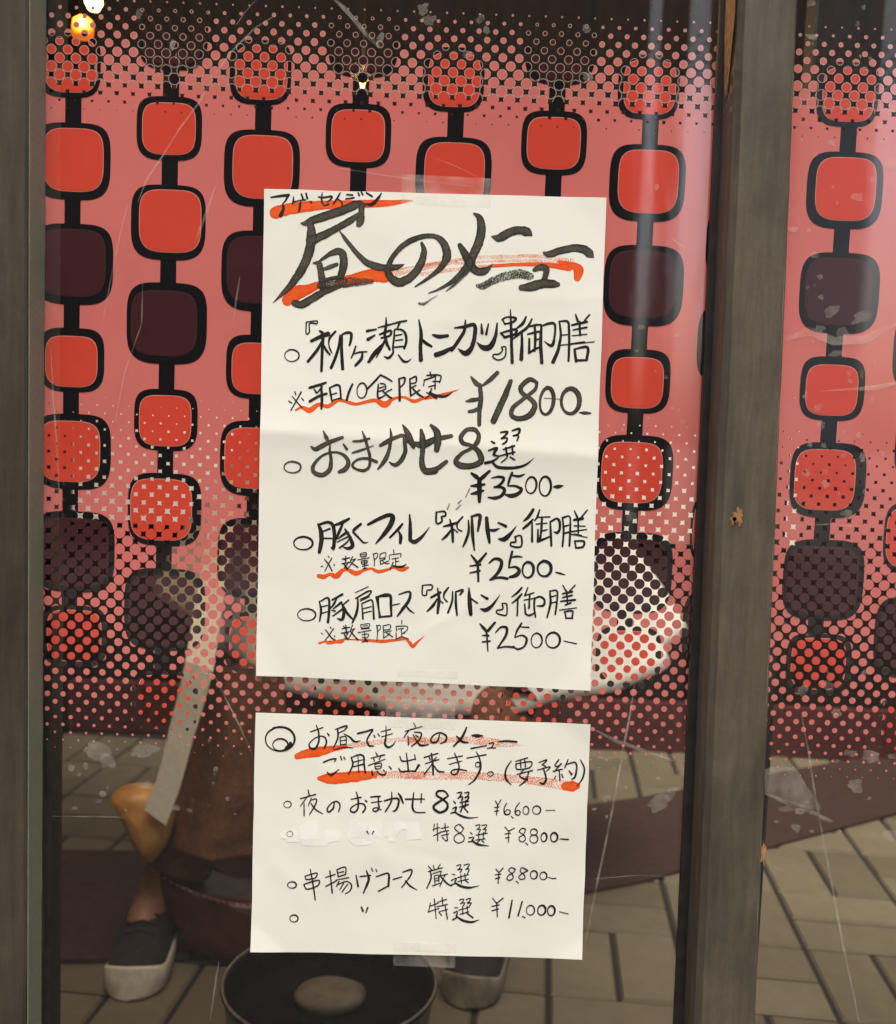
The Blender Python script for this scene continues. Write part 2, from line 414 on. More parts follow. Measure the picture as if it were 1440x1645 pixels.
# ------------------------------------------------------------------ the handwriting: pen strokes as x,y[,width] points
CROP = {'C1': (420, 290, 4.8), 'C2': (690, 310, 4.8), 'C3': (440, 500, 5.538), 'C4': (690, 480, 5.143), 'C5': (440, 670, 5.538), 'C6': (690, 670, 5.538),
        'C7': (460, 810, 6.0), 'C8': (690, 800, 5.333), 'D1': (460, 930, 6.0), 'D2': (660, 930, 4.966), 'D3': (420, 1150, 5.538), 'D4': (660, 1150, 4.966),
        'D5': (440, 1260, 5.538), 'D6': (680, 1260, 5.538), 'D7': (440, 1380, 5.538), 'D8': (680, 1380, 5.538)}
TEXT_BIG = [
 ('shop_name', 'ink', [('C1', 12, """75,130,10 150,118,18 212,112,20;205,118,20 190,150,14 165,180,8;165,180,10 172,220,22 150,268,28;250,125,8 247,155,14 240,178;245,165 300,152,8 340,148;305,155,8 300,195,18 290,240,12;310,104 322,140,15;345,98 356,138,15;380,165 388,172;
 440,125,10 480,130 545,122,16 535,145 505,165,8;470,95,8 465,140,14 475,180 490,192 520,182,14;610,92,8 585,138,15 555,182,10;588,142 620,165,10 625,195,14;660,108 705,112,12;652,142 715,132,12;748,95 756,115;772,88 784,110;812,94 855,122,14;928,96,8 895,145,22 850,185,26 805,180,10""")]),
 ('heading', 'brush', [('C1', 40, """310,330,14 345,330,40 400,305,58 500,272,62 640,225,62 750,180,56 795,192,30;775,190,40 772,250,45 764,310,58 752,340,40;405,455,66 500,412,56 600,358,48 700,300,48 748,252,14;
 380,330,50 388,420,68 372,540,70 325,660,66 255,770,56 185,850,36 90,942,3;605,390,8 645,445,25 720,540,32 800,622,42 880,660,52 970,672,48 1050,665,38 1105,645,3;
 402,635,12 445,642,42 462,720,48 475,822,56;440,628,15 520,572,32 595,545,52 630,570,56 635,650,58 612,745,50;480,685,20 530,665,32 585,645,24;480,772,30 540,755,28 620,742,30;255,945,46 312,955,56 400,905,54 500,850,48 620,808,26"""),
   ('C1', 40, """1238,482,22 1256,540,42 1238,620,52 1195,700,56 1130,760,62 1060,785,64 1000,750,56 975,690,44 1002,610,36 1060,532,36 1140,470,42 1240,432,36 1340,430,36 1405,480,52 1432,570,62 1405,645,48 1340,712,32 1260,772,20 1190,815,10"""),
   ('C2', 40, """345,158,14 385,188,46 402,260,62 388,360,66 342,470,62 300,560,62 230,640,46 150,700,28 60,748,16 -5,772,8;235,402,34 270,460,52 312,540,62 362,602,56 420,602,56 458,578,32 490,545,3;
 485,335,14 540,345,58 620,302,62 700,285,58 755,300,66 785,322,22;885,460,20 920,472,46 1000,447,52 1100,426,54 1190,432,58 1240,470,60 1262,492,16;810,592,30 858,572,46 902,585,48 895,640,42 880,690,40;710,730,44 780,722,66 880,697,66 960,702,58 992,705,34""")]),
 ('heading_dry_brushwork', 'dry', [('C1', 40, "450,810,44 560,792,76 700,782,66 850,778,36;1185,820,10 1300,740,22 1400,660,16"), ('C2', 40, "370,715,26 410,718,48 500,672,54 600,638,62 700,622,66 780,642,52;130,757,10 210,690,24 300,590,40;-80,850,14 -40,855,22 10,820,10 60,790,8")]),
 ('menu_writing', 'ink', [('C3', 12, """O162,393,62,55,12;290,95,9 385,85 385,110 320,107 318,185 297,203 287,190 290,95;335,265,25 400,232,32 485,200,38;410,175,18 438,200,26 432,350,26 425,530,22;430,265,16 390,340,26 305,447,22;438,285,14 470,350,20 500,385,15;
 550,180,18 500,235,20 490,290,12 505,345,14 520,372,8;590,215,15 580,310,22 550,410,25 512,502,26;608,210,16 605,360,26 615,512,28;605,208,14 650,190,22 688,196,26 690,240,24 675,302,18;730,310,14 712,370,18 690,415,12;715,380,10 760,365,16 830,360,12;790,365,14 782,420,26 728,482,22;
 830,175,22 912,160,14;840,250,30 900,212,14;845,450,26 910,360,36 978,282,14;1000,55,10 1000,130,22 988,200,24 1010,300,26;930,145,12 1010,125,18 1065,108,12;945,205,18 1040,172,22 1035,215,18 960,237,18;1000,240,18 960,320,24 912,412,8;1010,290,20 1032,340,20;
 1060,112,12 1120,95,18 1182,84,16;1122,100,20 1095,160,10;1075,165,14 1070,240,17 1060,320,16;1080,160 1140,165,18 1172,200,22 1180,270,22 1160,330,20;1085,215,12 1140,205,12;1085,260,12 1145,252,12;1070,320,14 1150,312,14;1060,330,16 1062,372,18 1022,415,22 985,402,10;1110,388,12 1150,440,20 1185,450,16 1225,422,5;
 1292,78,12 1312,200,30 1305,320,30 1310,432,38;1310,238,12 1350,280,28 1405,312,18"""),
   ('C4', 12, """30,298,16 80,312,32 150,305,26;55,462,38 120,440,36 180,408,24 205,390,12;210,240,12 290,230,24 370,215,28 376,300,32 350,400,36 300,450,42 235,410,5;298,178,12 290,260,24 250,330,28 185,425,26;430,208,12 436,282,26;488,208,12 470,292,20;560,203,14 546,310,28 500,398,44 440,400,38 393,358,5;
 670,88,8 676,250,22 680,400,24 685,525,26;603,172,16 640,150 715,160,22 690,192,16 622,207,14;605,170 625,210;588,285,14 640,268,16 716,252,22 710,290,20 620,318,20;590,285 620,312,18;597,400,9 630,396 626,475 572,505 527,482 530,460 575,455 605,425 597,400;
 800,148,14 770,205,26 722,242,12;848,165,12 812,232,22 745,285,22 690,332,10;765,285,16 765,400,26 760,497,32;830,228,14 880,215,18 925,212,12;812,292,12 890,272,18 928,268,10;870,215,18 876,330,22 870,430,16;825,330,16 825,445,20;822,447,18 880,412,18 915,398;870,342 912,330,12;926,225,18 920,380,28 930,527,26;920,227 990,203,20 1036,210,20 1035,310,18 1012,386,26 948,350,5;
 1075,188,14 1086,300,20 1062,430,26 1022,522,30;1072,186 1135,183,18 1150,200,18 1156,350,20 1150,512,18;1085,300 1145,295,9;1085,382,10 1200,372,9 1362,355,8;1208,130,12 1226,182,20;1322,133,14 1282,180,14;1178,217,16 1300,190,22;1188,257,12 1300,236,16;1180,305,9 1300,292,10;1240,190,18 1246,300,18;1170,372,12 1280,356,14;1200,420,20 1212,515,22;1198,416,14 1305,400,22 1300,502,22;1212,507,18 1300,507,18""")]),
 ('limited_note', 'ink', [('C3', 12, """245,718,14 200,800 155,882,10;165,755,8 215,815 255,858,10;188,715,10 198,742;250,772,10 266,790;135,798,10 160,815;320,680,22 400,657,24 465,635,18;360,692,12 382,725,18;432,670,14 392,722,12;322,802,24 400,757,24 472,733,20;424,665,18 430,780,24 425,867,18;
 498,680,16 510,750,18 520,802,14;495,682 560,655,18 588,665,18 600,782,14;515,742,10 560,727,12;520,792,10 590,772,12;702,648,16 670,720,20 650,792,18;O785,705,42,70,14;950,565,14 900,622,18 832,692,16;955,568,14 1000,590,16 1052,622,12;950,642,12 988,650 995,690 940,712;930,650,14 930,770,18 1000,740,10;940,682 985,670,9;970,710,12 1030,762,18 1052,772;1050,693,10 1000,720;
 1115,600,16 1120,700,20 1122,792,22;1115,602,12 1165,590,16 1160,640,14 1130,672;1212,600,14 1215,690,18 1220,752,16;1215,602 1265,580,16 1265,632,12 1220,642;1220,682 1265,660,12;1225,747,12 1300,700,12;1240,690,14 1290,740,18 1332,762,12;1390,540,12 1402,580,14;1340,618,10 1333,660;1340,612,14 1440,578,12;1380,672,12 1440,655;1405,690,14 1380,750,12 1345,778,10;1360,722,10 1450,775,16"""),
   ('C4', 12, "-20,632,12 60,628,14 97,640,12 85,692,10;30,682,12 80,682,10;50,650,10 46,745,12;0,772,14 60,800,20 130,805,20 190,772,5")]),
 ('price_writing', 'brush', [('C4', 30, """345,643,12 380,690,36 422,722,32;562,610,34 500,670,32 440,716,18;418,710,30 426,820,38 415,920,34 412,1040,30;303,847,12 350,837,32 432,825,26;328,932,24 380,920,28 432,882,18;672,680,34 630,790,46 580,900,50 530,1010,48;
 890,692,24 830,665,36 755,730,38 770,780,34 840,830,34 872,880,42 830,960,46 740,990,38 680,962,36 690,900,34 770,832,30 872,750,28 890,692,22;O970,845,54,115,30;O1165,845,72,108,36;1240,940,8 1285,942,26 1332,945,12;950,820,5 1100,830,5""")]),
 ('menu_writing', 'brush', [('C5', 20, """O168,445,72,52,16;335,262,14 370,285,36 420,262,40 500,222,34 612,180,28;443,122,10 470,180,32 490,222,20;505,235,12 500,300,22 512,380,30 495,470,38 430,515,38 360,490,36 350,440,32 400,370,24 470,325,20 560,312,20 630,342,28 665,400,36 640,460,42 585,487,30;622,240,14 652,284,24;
 708,215,16 770,212,22 852,190,20;700,317,14 770,297,22 888,254,7;788,125,10 815,190,26 836,270,24 856,350,24 850,440,26 800,475,26 720,455,20 702,420,22 750,377,22 830,367,24 915,397,28;948,252,26 1010,217,36 1080,182,30 1152,165,30 1166,230,32 1170,310,36 1130,390,38 1080,425,32 1028,400,10;
 1038,103,10 1046,170,24 1025,300,32 985,390,36 928,462,16;1148,68,10 1185,130,46 1218,210,54 1245,268,30;1190,215,24 1270,238,42 1330,246,64 1440,195,46;1312,115,26 1326,200,52 1325,300,42 1318,400,46 1350,480,54 1440,482,44"""),
   ('C6', 20, """-10,222,44 60,192,44 120,182,40 195,168,34;-40,480,46 60,462,42 152,395,34;15,72,24 65,130,54 76,210,62 66,290,46;440,150,30 400,110,38 330,115,36 280,180,38 300,230,36 370,252,32 440,310,46 460,390,50 380,432,48 280,430,54 235,390,42 290,322,30 380,272,28 432,210,42 440,150,30""")]),
 ('menu_writing', 'ink', [('C6', 14, """635,135,14 695,130,20 672,165,16 640,190;640,190 692,185,16 682,220,18 652,240;738,120,14 802,104,22 790,150,18 748,165;745,165,12 792,165,14 780,207,16;655,287,12 755,255,18;680,270,16 692,345,18;735,255,16 742,330,16;618,347,12 757,310,16;690,362,12 640,402,12;718,355,14 757,377,14;
 552,215,14 578,230,18;528,295,14 600,275,24 570,330,22 612,345,14;498,407,24 560,392,22 612,360,14;555,395,16 600,440,26 680,452,26 780,447,24 860,420,18 930,363,3""")]),
 ('price_writing', 'ink', [('C6', 20, """375,500,20 420,532,36 442,552;535,480,24 480,530,32 445,560,32;445,550,34 446,650,40 445,752,26;368,612,12 430,607,34 492,598,18;372,682,14 430,672,34 482,652,16;553,542,10 610,530,20 662,542,24 640,590,22 580,625,12;580,622 640,622,24 670,650,28 640,700,28 580,720,28 523,713,12;735,495,22 710,560,22 700,610,14;735,517,14 800,525,22 845,508,10;700,612,12 760,612,20 820,640,26 790,680,32 730,700,36 680,688,18;
 O905,605,46,76,18;O1030,615,50,90,20;1108,620,16 1150,618,32 1190,608,8""")]),
 ('smudge', 'faint', [('C6', 12, "358,640,14 322,712,10;285,740,10 258,765,16;180,770,10 160,820,14;280,780,10 240,820,14")]),
 ('menu_writing', 'ink', [('C7', 20, """O165,375,88,65,19;308,190,18 335,260,38 340,350,42 320,462,30;320,195,20 400,172,26 450,200,32 466,300,34 455,430,30 430,410,6;350,262,14 420,235,20;350,327,16 440,328,14;470,200,20 540,175,32 607,138,22;545,190,20 510,270,28 478,342,16;568,240,18 622,330,32 640,400,36 600,425,28 548,412,8;500,332,12 570,280,26 602,268,12;490,365,10 560,330,14 600,312,16;515,420,16 580,372,16 612,330,10;720,190,24 660,240,28 648,265,22 700,322,18 750,370,16 792,364,6;
 790,195,22 880,147,32 980,105,36 1027,118,44 1010,190,46 950,280,38 865,377,12;1120,190,20 1080,240,26 1000,320,18;1085,260,14 1105,310,32 1100,372,26;1190,100,14 1196,200,30 1195,340,36;1195,345,30 1240,362,38 1310,310,26 1382,220,5"""),
   ('C8', 16, """60,120,11 130,115 140,150 105,160 110,195 75,220 58,205 60,120;123,242,14 190,226,22 252,205,14;175,180,10 195,260,24 202,372,20;190,265,12 150,320,22 108,357,10;200,260,10 242,292,12;287,160,14 240,215,18 242,262,10 277,282,14;335,190,12 336,290,22 310,370,22 288,417,12;365,170,18 370,300,28 386,446,12;360,157,16 432,145,26 430,200,28 415,282,16;
 490,170,28 500,280,34 516,382,20;510,272,16 560,275,24 602,258,8;590,210,14 655,240,26;593,350,12 640,352,40 690,310,28 747,238,4;735,330,10 785,325 785,415 700,410 700,380 740,375 735,330;890,98,24 850,160,28 808,197,12;888,182,14 850,222,24 803,262,18;880,210,14 880,372,20;945,100,12 925,160,18 903,192,12;920,165,12 1032,160,12;915,222,12 1007,214,10;965,165,18 960,260,20 950,350,18;930,270,14 930,367,20;930,372,22 1032,330,14;960,282 1010,270,10;1035,200,14 1040,300,20 1045,407,18;1040,202 1090,175,18 1115,200,22 1115,270,20 1095,297,24 1063,288,5;
 1140,165,14 1150,280,18 1140,412,16;1145,167 1195,153,14 1207,172,14 1206,280,18 1200,407,18;1155,242 1197,230,10;1155,302 1197,290;1243,108,10 1266,162,18;1352,103,12 1300,167,14;1240,187,20 1312,175,26;1240,237,12 1332,240,10;1218,287,14 1347,268,9;1275,175,16 1275,300,14;1215,310,10 1352,336,8;1240,310 1302,322;1245,370,14 1256,422,14;1243,367,12 1322,370,18 1316,417,18 1253,427,14""")]),
 ('limited_note', 'ink', [('C7', 9, """440,520,12 405,580 375,642,10;370,530,10 410,580,12 442,642,12;405,497,8 415,510;460,575,8 466,590;335,600,8 355,595;540,530,10 612,515,12;575,500,12 575,562;550,520 572,540;540,572,12 622,555;560,580,14 590,622,18;602,560 560,612,10;640,503,10 615,562;620,542 672,525;665,530 600,612;625,560 692,607,13;
 715,475,7 770,465 770,500 720,505 715,475;720,488,6 765,485;690,535,8 802,514;725,545,7 780,540 775,570 730,575 725,545;735,558,6 775,555;755,540,8 757,622;735,597,8 792,585;740,622,12 777,614;840,480,12 850,540 850,592;840,480,9 880,470 880,505 855,532;905,480,10 905,540 912,582;905,480,9 957,465 955,510 910,522;910,545,8 957,525;915,577,8 987,545;930,545,10 960,572 992,570;
 1035,440,10 1040,472;995,500,8 995,532;995,490,8 1107,475 1100,507;1020,527,8 1082,515;1055,525,9 1055,587;1055,552,8 1087,548;1030,560,12 1003,632;1020,592,14 1070,602,20 1120,600,20 1157,578,8""")]),
 ('price_writing', 'ink', [('C8', 18, """358,488,12 400,540,24 410,562;487,473,16 430,542,26;415,550,22 420,712,18;348,582,12 437,570,20;348,642,12 432,623,18;513,557,12 560,520,22 615,537,28 610,600,30 570,660,24 518,702,12;523,702,12 600,680,20 668,690,22;710,458,20 690,540,20 680,597,12;700,507,10 750,500,18 797,505,8;680,597,10 740,590,20 770,620,28 745,660,34 688,677,18;O845,615,46,70,22;O985,605,56,68,25;1083,634,9 1120,645,16 1162,656,7""")]),
 ('menu_writing', 'ink', [('D1', 12, """O197,345,84,60,14;318,213,10 336,300,22 323,407,14;330,215 405,183,18 415,290,24 403,417,24;345,267 397,255,12;340,332 397,315,10;443,202,16 542,148,22;490,180,14 455,250,20 418,292,10;455,287,12 532,225,22;480,270,14 530,232 556,310,26 540,390,28 488,378,6;450,357,12 542,290,18;440,302 472,310,16;602,203,14 543,252,14;550,255,14 590,330,24 652,397,14;
 665,132,8 792,73,10;670,187,14 780,122,16 822,115,14 792,160,14 715,195,10;690,185,14 690,270,22 670,350,24 638,422,16;715,212,10 802,170,10;730,240,12 741,382,17;730,237 820,200,16 836,230,16 846,382,20;740,287 822,265,10;745,327 822,310,10;880,180,32 890,270,18 905,367,22;863,175,14 960,155,34 1006,165,28 1010,260,24 1016,357,18;898,367,16 1017,355,18;1028,252,12 1092,238,10;1088,147,12 1190,123,20 1186,200,28 1130,280,28 1073,357,14;1160,260,14 1190,300,18 1237,331,6"""),
   ('D2', 12, """95,50,9 170,48 165,85 130,90 128,125 100,130 92,110 95,50;163,147,16 235,108,22;215,73,10 226,160,24 215,272,20;210,160,12 180,210,22 133,257,12;230,170,10 257,192;302,68,12 270,110,18 265,150,10 292,182,12;335,100,10 330,180,16 298,268,16;360,105,14 361,200,20 370,287,14;360,102,12 417,88,18 393,127,12;465,73,12 470,180,32 480,282,28;480,155,14 532,192,12;563,128,12 612,157,22;558,238,10 600,247,32 650,212,22 712,128,4;730,195,9 765,200 765,285 720,285 685,270 690,250 735,240 730,195;
 887,68,14 855,105,18 808,142,10;887,118,14 850,160,18 808,192,10;855,165,12 850,292,14;935,68,10 911,132,14;910,132,10 982,110,12;905,167,10 987,155,10;950,120,14 945,232,14;910,200,12 915,272,14;913,275,12 945,290,16 992,268,9;990,150,14 985,220,16 996,302,12;990,157 1030,140,16 1066,165,16 1060,210,18 1008,214,9;1110,98,12 1116,190,18 1088,307,12;1110,97 1167,95,13 1166,190,14 1153,282,14;1120,142 1162,130,8;1120,192,10 1167,180,10;
 1213,48,8 1241,97,14;1312,48,10 1265,97,10;1213,117,12 1287,100,18;1213,147 1287,130,14;1198,177,12 1312,165,16;1245,100,14 1250,202,12;1233,207 1277,190,14;1188,247,9 1322,229,8;1230,265,11 1241,312,12;1228,261 1291,255,14 1286,312,14;1238,312 1292,312,12""")]),
 ('limited_note', 'ink', [('D1', 9, """455,480,12 400,562 373,592,10;380,490,10 440,570,14 472,587,12;425,463,10 432,476;338,520,8 352,532;465,545,8 472,556;413,600,8 427,600;540,480,10 612,465,12;575,445,12 580,522,15;550,455,9 572,470;533,522,11 622,505;560,530,12 592,582,16;602,510 568,572,10;640,443,10 618,502;625,492 662,480;655,480,10 598,582;625,510,12 692,587,14;
 720,440,7 802,430 795,465 725,470 720,440;740,452,6 782,450;693,516,9 817,494;725,482,8 802,475;730,536,8 792,530 785,562 735,562;755,510,8 760,592;733,606,11 787,595;758,570,12 782,602,14;875,448,13 881,520 875,592;875,450,9 907,445 910,477 885,502;935,455,9 941,530 940,572;935,450,8 1002,440 1000,482 940,492;940,512,7 1012,500;945,567,8 980,542 1002,520;965,515,8 1027,557,10;
 1115,398,9 1115,432;1060,460,8 1066,502;1060,455,9 1167,455 1166,490 1128,522;1078,482,8 1132,475;1110,480,9 1116,562;1060,520,10 1060,582;1115,527,8 1142,520;1063,577,9 1115,557 1177,577,11""")]),
 ('price_writing', 'ink', [('D2', 14, """553,358,10 590,400,24 606,422;672,348,18 618,412,22;605,410,16 616,577,10;573,450,10 622,452,16;573,502,12 632,495,14;678,427,10 720,385,15 766,390,20 760,450,20 693,552,12;693,552,10 760,540,13 827,546,15;885,353,14 850,410,16 830,467,8;865,382,8 942,386,13;830,467,8 890,450,13 926,480,18 905,540,15 850,560,15 818,533,7;O1005,490,42,60,13;O1135,488,54,64,17;1223,494,8 1322,516,10""")]),
]
ORANGE_BIG = [
 ('orange_brushwork', 'orange', [('C1', 60, "110,248,90 200,222,84 350,200,78 500,188,62 650,182,56 850,178,56 1000,172,40 1100,160,24 1172,155,3;200,925,80 260,872,112 350,842,74 450,800,52;600,792,70 750,752,84 900,728,104 955,740,90"), ('C2', 40, "1140,655,52 1148,590,72 1090,552,40 1000,530,22;1080,578,46 900,553,34 700,550,26 480,562,24;")]),
 ('orange_dry_brushwork', 'orange_dry', [('C1', 30, "960,735,40 1200,690,26 1440,640,26 1500,620,26;960,705,20 1200,660,14 1400,632,20;820,198,20 1000,190,22 1120,168,4"), ('C2', 30, "-60,560,30 200,518,22 420,495,28 600,490,26 800,484,24 980,508,28 1100,530,46;-60,625,26 200,590,28 500,560,26 ;200,545,16 500,525,18 800,520,22 1000,540,26")]),
 ('orange_wavy_line', 'orange', [('C3', 25, "198,880,16 250,855,26 322,880,46 400,830,32 485,845,32 580,790,28 680,815,28 740,825,26 900,792,32 990,830,56 1060,780,26 1160,765,22 1250,800,30 1340,770,26 1440,765,20"), ('C4', 18, "-25,825,16 20,812,20 100,790,18 180,770,14 247,749,3")]),
 ('orange_wavy_line', 'orange', [('C7', 30, "315,690,38 360,700,42 420,675,28 485,692,50 540,640,36 590,630,28 670,665,46 740,640,28 820,620,22 885,648,32 960,635,28 1040,610,22 1115,630,40 1172,610,24")]),
 ('orange_wavy_line', 'orange', [('D1', 25, "320,620,22 380,602,18 402,615,32 480,605,30 535,600,40 560,580,18;780,590,22 930,600,30 1040,590,24 1150,580,20 1190,612,30 1222,650,32 1260,612,24 1332,550,4;560,582,10 800,588,18")]),
]
